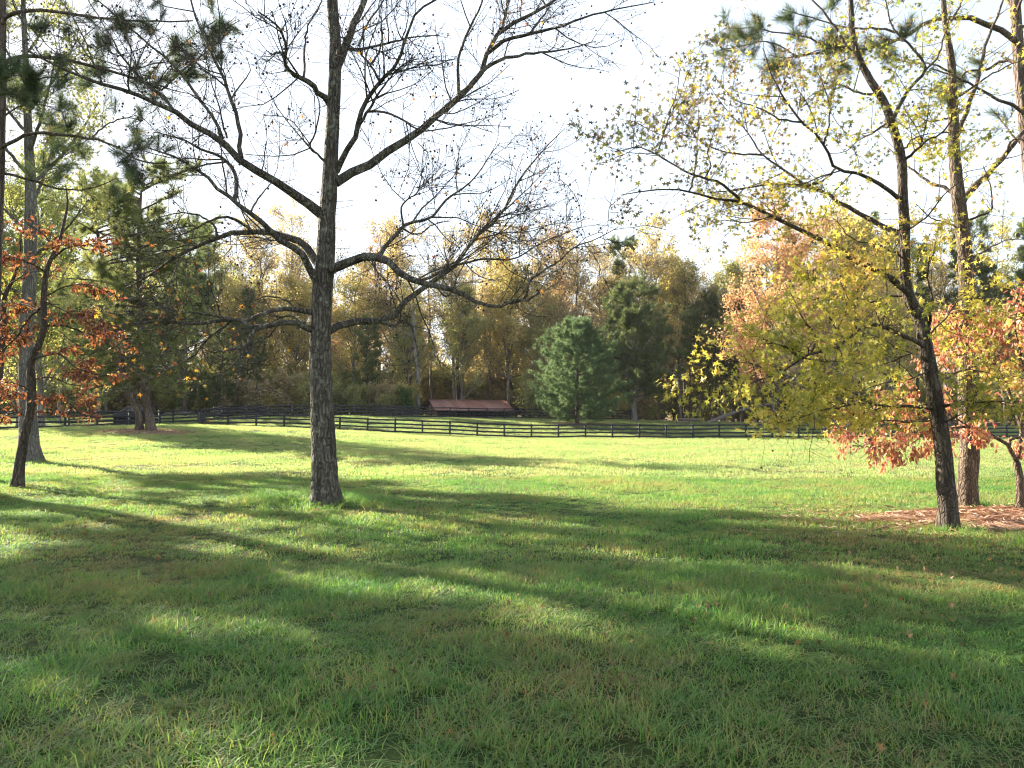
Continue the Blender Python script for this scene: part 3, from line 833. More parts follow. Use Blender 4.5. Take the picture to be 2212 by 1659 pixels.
# ---- straight tan trunk behind it
def tan_tree():
    T = Tree('sweetgum_tree', 'straight tan-barked tree with thin yellow leaves behind the leaning dark trunk', (2090, 1099))
    z6 = lambda L: [(1296 + x * .414, y * .414) for x, y in L]
    tr = [(2090, 1104), (2089, 1075), (2090, 1045), (2095, 967), (2091, 908), (2088, 810), (2088, 693), (2088, 615), (2083, 538), (2071, 435), (2062, 331), (2058, 207), (2056, 145), (2041, 41), (2035, -60), (2030, -220)]
    T.limb(tr, 0, 0, .3, trunk=True, K=60, widths=[42, 40, 39, 38, 36, 33, 32, 31, 29, 28, 23, 19, 16, 12, 8, 3])
    L = T.limb
    a1 = L([(2076, 440), (2090, 418), (2124, 385), (2174, 331), (2212, 282), (2262, 235), (2330, 180)], 16, 5, 1.0)
    L([(2174, 331), (2190, 300), (2230, 310), (2290, 300)], 6, 2, -.6, a1)
    L([(2064, 424), (2054, 414), (2008, 393), (1958, 356), (1920, 320)], 9, 2, .9)
    L([(2080, 485), (2100, 472), (2141, 455), (2138, 400), (2125, 360)], 6, 2, -.7)
    L([(2082, 500), (2050, 482), (2010, 470), (1980, 440)], 5, 1.5, -.8)
    L([(2062, 310), (2090, 230), (2112, 170), (2128, 100), (2160, 20), (2190, -80)], 12, 3, .9)
    L([(2060, 250), (2010, 262), (1970, 250), (1930, 262)], 5, 1.5, .7)
    L([(2058, 215), (2105, 185), (2160, 150), (2230, 120)], 6, 2, -.9)
    L([(2058, 160), (2020, 140), (1980, 135), (1940, 120)], 5, 1.5, -.6)
    L([(2045, 60), (2075, 10), (2090, -60)], 6, 2, .5)
    L([(2088, 650), (2120, 645), (2160, 648), (2210, 655)], 5, 2, -.7)
    L([(2086, 740), (2060, 700), (2040, 650), (2035, 600)], 5, 1.6, .7)
    L([(2090, 560), (2130, 540), (2170, 520), (2220, 515)], 5, 1.6, .7)
    T.wood(BARK_TAN)
    P0, R0 = T.stack(range(0, len(T.P)))
    s1 = spawn(P0, R0, 4.0, .25, 1, (35, 75), (.35, 1.2), 5, .18, (0, 0, .05), .009)
    s2 = spawn(s1[0], s1[1], 8, .15, 1, (30, 70), (.2, .5), 4, .2, (0, 0, .03), .010)
    T.twigs([(s1[0], np.maximum(s1[1], .003), 4), (s2[0], np.maximum(s2[1], .002), 3)], BARK_TAN)
    lp, lt = leaf_pos(s2[0], s2[1], 2.2, .25, .04)
    d = lt * .5 + rng.normal(size=lp.shape) * .55 - np.array([0, 0, .5])
    T.part('crown', leaf_mesh('crown', STAR, lp - T.base, d, U(.07, .12, len(lp)), np.clip(rng.normal(.55, .2, len(lp)), 0, 1)), LEAF_GUM, 'stuff')
tan_tree()

# ---- small red and salmon dogwoods
def dogwood_right():
    T = Tree('dogwood_tree', 'small forked dogwood with salmon-red leaves beside the straw bed', (2206, 1116))
    T.limb([(2206, 1122), (2204, 1075), (2202, 1029), (2196, 998)], 0, 0, .1, trunk=True, K=16, widths=[19, 16, 15, 14])
    L = T.limb
    a1 = L([(2196, 1000), (2184, 975), (2180, 961), (2161, 949), (2141, 941), (2095, 922), (2040, 928), (1990, 938), (1945, 956), (1895, 966), (1840, 962)], 10, 1.8, -.9)
    a2 = L([(2196, 1000), (2204, 971), (2202, 947), (2204, 932), (2196, 890), (2180, 850), (2155, 790), (2110, 735), (2060, 705), (2010, 700)], 11, 2, .8)
    a3 = L([(2204, 932), (2216, 850), (2205, 760), (2192, 700), (2210, 640)], 7, 2, -.5, a2)
    L([(2180, 961), (2183, 952), (2196, 946), (2203, 944)], 6, 5, .1, a1)
    L([(2155, 790), (2100, 770), (2050, 765), (1990, 775)], 5, 1.5, -.5, a2)
    L([(2180, 850), (2165, 830), (2140, 790), (2120, 740), (2130, 690)], 5, 1.5, .6, a2)
    L([(2192, 700), (2150, 685), (2100, 690), (2050, 680)], 4, 1.4, -.4, a3)
    L([(2205, 760), (2240, 720), (2270, 690)], 5, 2, .4, a3)
    L([(2040, 928), (1990, 900), (1930, 895), (1870, 905), (1810, 925)], 4, 1.3, .6, a1)
    L([(2095, 922), (2040, 890), (1990, 880), (1930, 872)], 4, 1.3, -.4, a1)
    L([(1990, 938), (1975, 955), (1950, 968), (1930, 972)], 3, 1.2, -.3, a1)
    T.wood(BARK_TAN, sides=8, sink=.15)
    P0, R0 = T.stack(range(1, len(T.P)))
    s1 = spawn(P0, R0, 9, .2, 1, (30, 75), (.2, .65), 5, .18, (0, 0, .0), .010)
    s2 = spawn(s1[0], s1[1], 14, .15, 1, (30, 70), (.12, .3), 4, .2, (0, 0, .0), .010)
    T.twigs([(s1[0], np.maximum(s1[1], .0024), 4), (s2[0], np.maximum(s2[1], .0016), 3)], BARK_TAN)
    lp, lt = leaf_pos(s2[0], s2[1], 7.0, .1, .04)
    d = lt * .4 + rng.normal(size=lp.shape) * .4 - np.array([0, 0, .8])
    T.part('crown', leaf_mesh('crown', OVAL, lp - T.base, d, U(.06, .10, len(lp))), LEAF_SALMON, 'stuff')
dogwood_right()

def dogwood_left():
    T = Tree('dogwood_tree', 'crooked thin-trunked dogwood with layered dark red leaves in front of the pale grey trunk', (36, 1054))
    T.limb([(36, 1060), (42, 1010), (52, 948), (66, 886), (68, 816), (66, 782), (83, 747), (94, 712), (94, 653), (104, 573), (128, 525), (138, 480), (146, 440), (142, 400)], 0, 0, .5, trunk=True, K=40, widths=[24, 21, 18, 17, 17, 16, 14, 13, 12, 10, 8, 6, 4, 2])
    L = T.limb
    L([(68, 778), (90, 770), (132, 766), (156, 789), (194, 806), (235, 812)], 6, 1.6, -1.0)
    L([(94, 660), (59, 691), (38, 726), (7, 754), (-25, 775)], 7, 2, .7)
    b3 = L([(94, 706), (135, 702), (174, 716), (215, 730), (243, 747), (290, 752)], 6, 1.5, 1.0)
    L([(110, 560), (146, 535), (174, 530), (215, 525)], 6, 1.5, -.8)
    L([(95, 650), (139, 671), (187, 695), (225, 712)], 4, 1.4, -.9)
    L([(97, 640), (140, 620), (190, 615), (235, 630)], 4, 1.4, .9)
    L([(70, 850), (40, 830), (10, 827), (-20, 840)], 4, 1.4, -.6)
    L([(67, 880), (100, 860), (146, 868), (167, 889), (190, 910)], 4, 1.3, -.7)
    L([(68, 820), (110, 815), (150, 830), (190, 835)], 4, 1.3, .7)
    L([(100, 590), (70, 570), (40, 560), (0, 548)], 4, 1.3, -.8)
    L([(120, 535), (85, 500), (50, 480), (10, 465)], 4, 1.3, .7)
    L([(62, 905), (40, 890), (10, 895), (-15, 905)], 3, 1.3, .5)
    L([(94, 680), (60, 660), (30, 655), (-10, 660)], 4, 1.3, .9)
    T.wood(BARK_DARK, sides=8, sink=.15)
    P0, R0 = T.stack(range(1, len(T.P)))
    s1 = spawn(P0, R0, 6.5, .2, 1, (30, 75), (.3, .95), 5, .14, (0, 0, -.0), .009)
    s1[0][:, :, 2] = s1[0][:, :1, 2] + (s1[0][:, :, 2] - s1[0][:, :1, 2]) * .35       # flat sprays
    s2 = spawn(s1[0], s1[1], 10, .15, 1, (30, 70), (.15, .4), 4, .16, (0, 0, 0), .010)
    s2[0][:, :, 2] = s2[0][:, :1, 2] + (s2[0][:, :, 2] - s2[0][:, :1, 2]) * .4
    T.twigs([(s1[0], np.maximum(s1[1], .003), 4), (s2[0], np.maximum(s2[1], .002), 3)], BARK_DARK)
    lp, lt = leaf_pos(s2[0], s2[1], 6.0, .1, .05)
    d = lt * .5 + rng.normal(size=lp.shape) * .4 - np.array([0, 0, .55])
    T.part('crown', leaf_mesh('crown', OVAL, lp - T.base, d, U(.08, .13, len(lp))), LEAF_RED, 'stuff')
    # companion stem just off to the side
    T2 = Tree('dogwood_tree', 'slender dark-stemmed red sapling beside the crooked dogwood', (-14, 1040))
    T2.limb([(-14, 1046), (-10, 950), (-4, 860), (3, 770), (8, 700), (10, 640), (30, 600), (42, 560), (46, 500)], 0, 0, .3, trunk=True, K=30, widths=[14, 13, 12, 12, 11, 9, 7, 5, 2])
    T2.limb([(3, 770), (30, 720), (60, 690), (80, 650)], 4, 1.3, .6)
    T2.limb([(10, 640), (-20, 600), (-40, 560)], 4, 1.3, -.5)
    T2.limb([(20, 615), (60, 590), (95, 585)], 4, 1.3, -.6)
    T2.limb([(-4, 860), (20, 845), (50, 850)], 3, 1.2, -.5)
    T2.wood(BARK_DARK, sides=8, sink=.15)
    P0, R0 = T2.stack(range(0, len(T2.P)))
    s1 = spawn(P0, R0, 4.5, .3, 1, (40, 80), (.3, .8), 5, .14, (0, 0, 0), .009)
    s1[0][:, :, 2] = s1[0][:, :1, 2] + (s1[0][:, :, 2] - s1[0][:, :1, 2]) * .35
    s2 = spawn(s1[0], s1[1], 10, .15, 1, (30, 70), (.15, .4), 4, .16, (0, 0, 0), .010)
    T2.twigs([(s1[0], np.maximum(s1[1], .003), 4), (s2[0], np.maximum(s2[1], .002), 3)], BARK_DARK)
    lp, lt = leaf_pos(s2[0], s2[1], 6.0, .1, .05)
    d = lt * .5 + rng.normal(size=lp.shape) * .4 - np.array([0, 0, .55])
    T2.part('crown', leaf_mesh('crown', OVAL, lp - T2.base, d, U(.08, .13, len(lp))), LEAF_RED, 'stuff')
dogwood_left()

# ---- pale grey trunk at the left
def grey_tree():
    T = Tree('poplar_tree', 'tall tree with thick pale grey trunk behind the red dogwood', (64, 996))
    T.limb([(64, 1002), (63, 960), (62, 920), (57, 851), (57, 782), (57, 712), (63, 608), (66, 469), (66, 382), (62, 312), (59, 230), (55, 120), (50, -20), (60, -200)], 0, 0, .4, trunk=True, K=60, widths=[48, 40, 36, 31, 29, 28, 27, 24, 21, 18, 15, 12, 9, 3])
    L = T.limb
    for y0, dx, dy, dd, w_ in [(700, 180, -40, 1.5, 8), (640, -120, -80, -1.5, 7), (560, 130, -130, -2, 9), (500, -120, -130, 2, 9), (450, 60, -180, 2.5, 9), (400, 150, -180, 1.5, 10), (380, -130, -200, -1.5, 9), (330, 60, -220, -2, 9), (290, -110, -170, 2, 8), (240, 110, -160, -1.5, 8), (180, -80, -160, 1.5, 7), (120, 80, -160, 1.6, 6), (60, -60, -150, -1.2, 5)]:
        x0 = np.interp(y0, [-200, 120, 312, 469, 712], [60, 55, 62, 66, 57])
        L([(x0, y0), (x0 + dx * .3, y0 + dy * .22), (x0 + dx * .65, y0 + dy * .55), (x0 + dx, y0 + dy)], w_, 2, dd)
    T.wood(BARK_GREY)
    P0, R0 = T.stack(range(1, len(T.P)))
    s1 = spawn(P0, R0, 3.2, .2, 1, (30, 65), (.8, 2.2), 5, .15, (0, 0, .06), .010)
    s2 = spawn(s1[0], s1[1], 5, .15, 1, (30, 65), (.4, .9), 4, .18, (0, 0, .04), .010)
    T.twigs([(s1[0], np.maximum(s1[1], .006), 4), (s2[0], np.maximum(s2[1], .004), 3)], BARK_GREY)
    lp, lt = leaf_pos(s2[0], s2[1], 10, .1, .12)
    d = lt * .3 + rng.normal(size=lp.shape) * .6 - np.array([0, 0, .5])
    T.part('crown', leaf_mesh('crown', STAR, lp - T.base, d, U(.11, .19, len(lp)), np.clip(rng.normal(.38, .2, len(lp)), 0, 1)), LEAF_OLIVE, 'stuff')
grey_tree()

# ---- pines near the camera, standing at the frame's edges
NEAR_TUFTS = [tuft(64, .0095, 8, 66, (.75, 1.0), 1.1) for _ in range(4)]
def tuft_part(T, s, per, size, m, tufts=NEAR_TUFTS, t0=.35, name='needles', up=.35):
    lp, lt = leaf_pos(s[0], s[1], per, t0, .02)
    d = nrm(lt + np.array([0, 0, up]) + rng.normal(size=lp.shape) * .25)
    Vs, Fs, rn, off = [], [], [], 0
    which = rng.integers(0, len(tufts), len(lp))
    for k, (tv, tf) in enumerate(tufts):
        m_ = which == k
        if not m_.any(): continue
        V, f = scatter(tv, tf, lp[m_] - T.base, d[m_], U(size[0], size[1], m_.sum()))
        Vs.append(V); Fs.append(f[0] + off); off += len(V)
        rn.append(np.repeat(np.clip(U(0, 1, m_.sum()), 0, 1), len(tf[0])))
    T.part(name, mesh_from(name, np.concatenate(Vs), [np.concatenate(Fs)], rnd=np.concatenate(rn)), m, 'stuff')

def near_pine_left():
    T = Tree('pine_tree', 'pine at the left edge of the lawn with long drooping dark needle branches', (-30, 0), depth=15.0)
    T.limb([(-34, 1085), (-26, 900), (-18, 700), (-10, 500), (-4, 330), (0, 150), (2, 0), (4, -150), (8, -330), (10, -520)], 0, 0, .2, trunk=True, K=60, widths=[40, 34, 31, 28, 26, 23, 20, 16, 10, 3])
    L = T.limb
    L([(0, 60), (7, 45), (87, 21), (156, 31), (278, 45), (417, 45)], 10, 3, -1.0)
    b = L([(-4, 150), (7, 135), (69, 121), (139, 128), (222, 149), (312, 177), (350, 194), (382, 163), (451, 108), (503, 62)], 10, 2.5, 1.4)
    L([(312, 177), (350, 130), (400, 90), (470, 40)], 4, 2, .5, b)
    c = L([(-6, 325), (3, 320), (69, 288), (139, 292), (198, 299), (257, 319), (312, 350), (360, 352)], 9, 3, -1.2)
    L([(198, 299), (230, 270), (270, 255), (310, 260)], 4, 2, .4, c)
    L([(-6, 385), (0, 378), (52, 385), (121, 406), (167, 410), (222, 399), (250, 385)], 7, 2, 1.0)
    L([(-6, 210), (40, 190), (90, 170), (140, 165)], 6, 2, -1.4)
    L([(-8, 270), (30, 235), (80, 225), (130, 240)], 5, 2, 1.3)
    for y0, dx, dy, dd in [(-60, 220, -60, 1.2), (-140, -200, -80, -1), (-200, 170, -90, -1.4), (-290, -140, -90, 1.2), (-340, 120, -100, .8), (-420, -90, -90, -.6), (120, -240, -30, 1), (280, -260, 0, -1.4), (20, -220, -60, 1.4), (400, -220, 30, 1), (-80, 60, -80, -2.5), (60, -60, -60, 3), (200, -40, -40, -3.2), (-250, 30, -60, 2.4)]:
        L([(0, y0), (dx * .4, y0 + dy * .6), (dx * .75, y0 + dy * .8), (dx, y0 + dy)], 8, 2, dd)
    T.wood(BARK_PINE)
    P0, R0 = T.stack(range(1, len(T.P)))
    s1 = spawn(P0, R0, 5.5, .25, 1, (35, 70), (.35, .9), 5, .16, (0, 0, .08), .012)
    s2 = spawn(s1[0], s1[1], 9.0, .2, 1, (30, 65), (.15, .4), 4, .15, (0, 0, .1), .014)
    T.twigs([(s1[0], np.maximum(s1[1], .005), 4), (s2[0], np.maximum(s2[1], .004), 3)], BARK_PINE)
    tuft_part(T, s2, 2.3, (.20, .30), NEEDLE_NEAR)
near_pine_left()

def near_pine_right():
    T = Tree('pine_tree', 'pine at the right edge behind the dogwood with reddish limbs and needle tufts', (2262, 0), depth=17.5)
    T.limb([(2262, 1060), (2255, 900), (2246, 700), (2236, 480), (2222, 330), (2206, 180), (2196, 60), (2190, -80), (2192, -260), (2200, -430)], 0, 0, .2, trunk=True, K=60, widths=[44, 37, 34, 31, 28, 25, 22, 18, 11, 3])
    L = T.limb
    a1 = L([(2216, 115), (2190, 85), (2130, 50), (2065, 38), (2000, 50), (1960, 75), (1880, 105), (1800, 112), (1720, 120), (1650, 140)], 14, 3, -1.6)
    L([(1960, 75), (1900, 62), (1830, 60), (1760, 40), (1690, 20)], 6, 2, .8, a1)
    L([(1800, 112), (1740, 80), (1680, 70), (1620, 60), (1570, 62)], 5, 2, -.5, a1)
    L([(1720, 120), (1660, 90), (1600, 100), (1550, 110)], 4, 2, .5, a1)
    L([(2210, 150), (2180, 130), (2130, 150), (2080, 160), (2075, 185)], 9, 4, 1.2)
    L([(2222, 270), (2200, 235), (2170, 222), (2120, 195), (2060, 165), (2010, 148)], 9, 3, -1.0)
    L([(2225, 330), (2195, 300), (2170, 270), (2140, 235)], 6, 2, 1.0)
    L([(2205, 60), (2170, -10), (2120, -60), (2060, -90)], 8, 2, 1.2)
    for y0, dx, dy, dd in [(-40, -200, -60, -1.2), (-120, 180, -80, -1), (-180, -170, -90, 1.4), (-280, 140, -90, 1.2), (-330, -110, -100, .8), (60, 240, -30, 1), (180, 260, 0, -1.4), (-80, 40, -60, 2.6), (20, 30, -50, -2.8)]:
        L([(2200, y0), (2200 + dx * .4, y0 + dy * .6), (2200 + dx * .75, y0 + dy * .8), (2200 + dx, y0 + dy)], 8, 2, dd)
    T.wood(BARK_PINE)
    P0, R0 = T.stack(range(1, len(T.P)))
    s1 = spawn(P0, R0, 5, .5, 1, (35, 70), (.35, .95), 5, .16, (0, 0, .08), .012)
    s2 = spawn(s1[0], s1[1], 9.0, .2, 1, (30, 65), (.15, .4), 4, .15, (0, 0, .1), .014)
    T.twigs([(s1[0], np.maximum(s1[1], .005), 4), (s2[0], np.maximum(s2[1], .004), 3)], BARK_PINE)
    tuft_part(T, s2, 2.2, (.21, .32), NEEDLE_NEAR)
near_pine_right()

# ---- twin-trunked pine on the mound
FAR_TUFTS = [tuft(16, .035, 15, 85, (.7, 1.0), .6) for _ in range(4)]
MID_TUFTS = [tuft(20, .020, 12, 85, (.7, 1.0), .6) for _ in range(4)]
def twin_pine():
    T = Tree('pine_tree', 'twin-trunked pine forking at the ground inside a ring of brown needles', (316, 933))
    T.limb([(327, 938), (326, 926), (319, 886), (312, 834), (307, 764), (305, 678), (300, 580), (300, 500), (304, 430), (308, 380)], 0, 0, .6, trunk=True, K=40, widths=[24, 20, 18, 17, 16, 14, 11, 8, 5, 2])
    T.limb([(300, 938), (301, 926), (299, 889), (285, 861), (272, 834), (263, 795), (256, 730), (240, 640), (222, 560), (205, 470), (200, 400)], 0, 0, -1.2, trunk=True, K=40, widths=[19, 16, 15, 15, 14, 13, 12, 10, 8, 5, 2])
    L = T.limb
    for tr_, xs, ys in ((0, [327, 312, 305, 300, 310], [926, 834, 678, 480, 330]), (1, [304, 272, 240, 205, 200], [926, 834, 640, 470, 400])):
        for k in range(60):
            y0 = 805 - 415 * (k + U(0, .9)) / 60 + (40 if tr_ else 0)
            x0 = np.interp(-y0, [-v for v in ys], xs)
            le = np.interp(y0, [340, 500, 700, 830], [95, 140, 170, 125]) * U(.5, 1.15)
            th = U(0, 2 * np.pi)
            dx, dd = le * math.cos(th), le * math.sin(th) * T.Y / F_PX
            up = np.interp(y0, [340, 800], [-60, 12])
            L([(x0, y0), (x0 + dx * .4, y0 + up * .4), (x0 + dx * .75, y0 + up * .8 + 4), (x0 + dx, y0 + up * .9)], 5, 1.5, dd, tr_, K=10)
    T.wood(BARK_PINE, trunks=(0, 1))
    P0, R0 = T.stack(range(2, len(T.P)), 10)
    s1 = spawn(P0, R0, 4.5, .25, 1, (35, 70), (.6, 1.4), 5, .16, (0, 0, .06), .012)
    T.twigs([(s1[0], np.maximum(s1[1], .01), 3)], BARK_PINE)
    tuft_part(T, s1, 10.0, (.28, .46), NEEDLE_TWIN, MID_TUFTS, .05)
twin_pine()

# ------------------------------------------------------------------ generic trees for the wood and the paddock
def place_copy(proto, name, label, loc, rz, sc, group, mats=None):
    root = thing(name, label, 'tree', loc, rz, group)
    root.scale = (sc[0], sc[0], sc[1])
    for nm, me, kind in proto:
        o = link(nm, me, None, root)
        if kind: o['kind'] = kind
    return root

def make_decid(h, m_leaf, n_leaf=8, crown0=.32, spread=1.0, leaf=.25, bark=BARK_FAR, limbs=44, r0=.26, upward=.13):
    K = 16
    P = np.zeros((1, K, 3)); P[0, :, 2] = np.linspace(-.3, h, K)
    P[0, 1:, :2] += np.cumsum(rng.normal(size=(K - 1, 2)) * .12, 0)
    R = (r0 * (1 - np.linspace(0, 1, K) ** 1.2 * .93))[None]
    per = limbs / (h * (1 - crown0))
    l1 = spawn(P, R, per, crown0, .98, (35, 72), (h * .20 * spread, h * .36 * spread), 6, .12, (0, 0, upward), .018, fall=.75)
    l2 = spawn(l1[0], l1[1], 2.0, .15, 1, (25, 65), (h * .05, h * .12), 5, .16, (0, 0, .10), .014)
    l3 = spawn(l2[0], l2[1], 2.6, .15, 1, (25, 65), (.5, 1.4), 3, .18, (0, 0, .08), .014)
    V, f = tubes([(P, R, 8, .02), (l1[0], l1[1], 5, 0)])
    tr = mesh_from('trunk', V, f, smooth=True); tr.materials.append(bark)
    V, f = tubes([(l2[0], np.maximum(l2[1], .014), 3, 0), (l3[0], np.maximum(l3[1], .010), 3, 0)])
    tw = mesh_from('twigs', V, f, smooth=True); tw.materials.append(bark)
    lp, lt = leaf_pos(l3[0], l3[1], n_leaf * 1.5, .1, .25)
    d = lt * .4 + rng.normal(size=lp.shape) - np.array([0, 0, .4])
    cl = vnoise(lp[:, 0] + 50, lp[:, 2] + lp[:, 1], 2.2, 4)
    cr = leaf_mesh('crown', CARD, lp, d, U(leaf * .7, leaf * 1.25, len(lp)), np.clip(.15 + .7 * cl + rng.normal(size=len(lp)) * .2, 0, 1))
    cr.materials.append(m_leaf)
    return [('trunk', tr, None), ('twigs', tw, 'stuff'), ('crown', cr, 'stuff')]

def tufts_mesh(lp, d, size, tufts, cl=None):
    Vs, Fs, rn, off = [], [], [], 0
    which = rng.integers(0, len(tufts), len(lp))
    if cl is None: cl = U(0, 1, len(lp))
    for k, (tv, tf) in enumerate(tufts):
        m_ = which == k
        V, f = scatter(tv, tf, lp[m_], d[m_], U(size[0], size[1], m_.sum()))
        Vs.append(V); Fs.append(f[0] + off); off += len(V); rn.append(np.repeat(cl[m_], len(tf[0])))
    return mesh_from('crown', np.concatenate(Vs), [np.concatenate(Fs)], rnd=np.concatenate(rn))

def make_pine(h, crown0=.42, r0=.24, spread=1.0, m=NEEDLE_PINE, size=(.45, .75), n=7.5, limbs=48, bark=BARK_FARPINE):
    K = 16
    P = np.zeros((1, K, 3)); P[0, :, 2] = np.linspace(-.3, h, K)
    P[0, 1:, :2] += np.cumsum(rng.normal(size=(K - 1, 2)) * .10, 0)
    R = (r0 * (1 - np.linspace(0, 1, K) ** 1.3 * .92))[None]
    l1 = spawn(P, R, limbs / (h * (1 - crown0)), crown0, .99, (60, 90), (h * .14 * spread, h * .24 * spread), 6, .12, (0, 0, .10), .018, fall=.75)
    l2 = spawn(l1[0], l1[1], 2.8, .25, 1, (30, 65), (.6, 1.6), 4, .15, (0, 0, .12), .014)
    V, f = tubes([(P, R, 8, .02), (l1[0], l1[1], 4, 0), (l2[0], np.maximum(l2[1], .012), 3, 0)])
    tr = mesh_from('trunk', V, f, smooth=True); tr.materials.append(bark)
    lp, lt = leaf_pos(l2[0], l2[1], n, .25, .12)
    d = nrm(lt + np.array([0, 0, .5]) + rng.normal(size=lp.shape) * .35)
    cr = tufts_mesh(lp, d, size, FAR_TUFTS); cr.materials.append(m)
    return [('trunk', tr, None), ('crown', cr, 'stuff')]

def make_white_pine(h, w_):
    K = 14
    P = np.zeros((1, K, 3)); P[0, :, 2] = np.linspace(-.3, h, K); R = (.26 * (1 - np.linspace(0, 1, K) * .95))[None]
    n = 260
    t = np.clip(np.repeat(np.linspace(.07, .985, 20) ** .92, 13) + rng.normal(size=n) * .006, .05, .99); th = np.arange(n) * 2.399 + U(-.4, .4, n)
    prof = np.interp(t, [.05, .18, .35, .6, .8, .93, 1], [.88, 1.02, .98, .76, .50, .27, .04]) * (w_ / 2) * U(.60, 1.15, n)
    d = np.stack([np.cos(th), np.sin(th), np.interp(t, [0, .5, 1], [.02, .28, .9])], 1)
    s = np.linspace(0, 1, 8)
    L1 = np.zeros((n, 8, 3)); L1[:, 0] = np.stack([np.zeros(n), np.zeros(n), t * h], 1)
    for k in range(1, 8):
        L1[:, k] = L1[:, 0] + d * (prof * s[k])[:, None]
        L1[:, k, 2] += (-.10 * np.sin(s[k] * 3.1) + .12 * s[k] ** 3) * prof * (1 - t)
    RR = (.028 * (1 - .8 * s))[None].repeat(n, 0)
    l2 = spawn(L1, RR, 3.6, .30, 1, (30, 60), (.4, 1.0), 4, .12, (0, 0, .07), .014)
    V, f = tubes([(P, R, 10, .02), (L1, RR, 4, 0), (l2[0], np.maximum(l2[1], .01), 3, 0)])
    tr = mesh_from('trunk', V, f, smooth=True); tr.materials.append(BARK_FARPINE)
    A, at_ = leaf_pos(l2[0], l2[1], 6.0, .1, .07); B, bt = leaf_pos(L1, RR, 13, .55, .10)
    lp, lt = np.concatenate([A, B]), np.concatenate([at_, bt])
    dd = nrm(lt * 1.1 + np.array([0, 0, .55]) + rng.normal(size=lp.shape) * .3)
    cr = tufts_mesh(lp, dd, (.24, .40), FAR_TUFTS, np.clip(rng.normal(.5, .22, len(lp)), 0, 1)); cr.materials.append(NEEDLE_WHITE)
    return [('trunk', tr, None), ('crown', cr, 'stuff')]

def make_bush(h, w_, m, leaf=.26, n=5200, rn=None):
    st = 16
    th = U(0, 2 * np.pi, st); P = np.zeros((st, 6, 3))
    for k in range(6):
        s = k / 5
        P[:, k, 0] = np.cos(th) * w_ * .35 * s ** 1.2 * U(.6, 1, st); P[:, k, 1] = np.sin(th) * w_ * .35 * s ** 1.2 * U(.6, 1, st)
        P[:, k, 2] = -.1 + (h * .9 + .1) * s * U(.8, 1, st)
    R = np.linspace(.03, .008, 6)[None].repeat(st, 0)
    l2 = spawn(P, R, 2.4, .1, 1, (30, 80), (w_ * .12, w_ * .32), 4, .2, (0, 0, .05), .012)
    V, f = tubes([(P, R, 4, 0), (l2[0], np.maximum(l2[1], .008), 3, 0)])
    tr = mesh_from('stems', V, f, smooth=True); tr.materials.append(BARK_FAR)
    lp, lt = leaf_pos(l2[0], l2[1], n / max(1, len(l2[0])), .05, .16)
    d = lt * .3 + rng.normal(size=lp.shape)
    cl = vnoise(lp[:, 0] + 50, lp[:, 2] + lp[:, 1], 1.0, 4)
    cr = leaf_mesh('foliage', CARD, lp, d, U(leaf * .7, leaf * 1.3, len(lp)), np.clip(.1 + .7 * cl + rng.normal(size=len(lp)) * .2, 0, 1)); cr.materials.append(m)
    return [('stems', tr, None), ('foliage', cr, 'stuff')]

# the two paddock trees
p = ground_px(1247, 84)
place_copy(make_white_pine(11.0, 10.6), 'white_pine', 'rounded blue-green white pine standing alone in the paddock behind the fence', p, .3, (1, 1), None)
p = ground_px(1372, 94)
pr = make_pine(16.0, .16, .30, 2.1, NEEDLE_PINE, (.42, .66), 8.0, 110, BARK_PALE)
place_copy(pr, 'pine_tree', 'tall pine with pale grey trunk just behind the rounded white pine', p, 1.0, (1, 1), None)

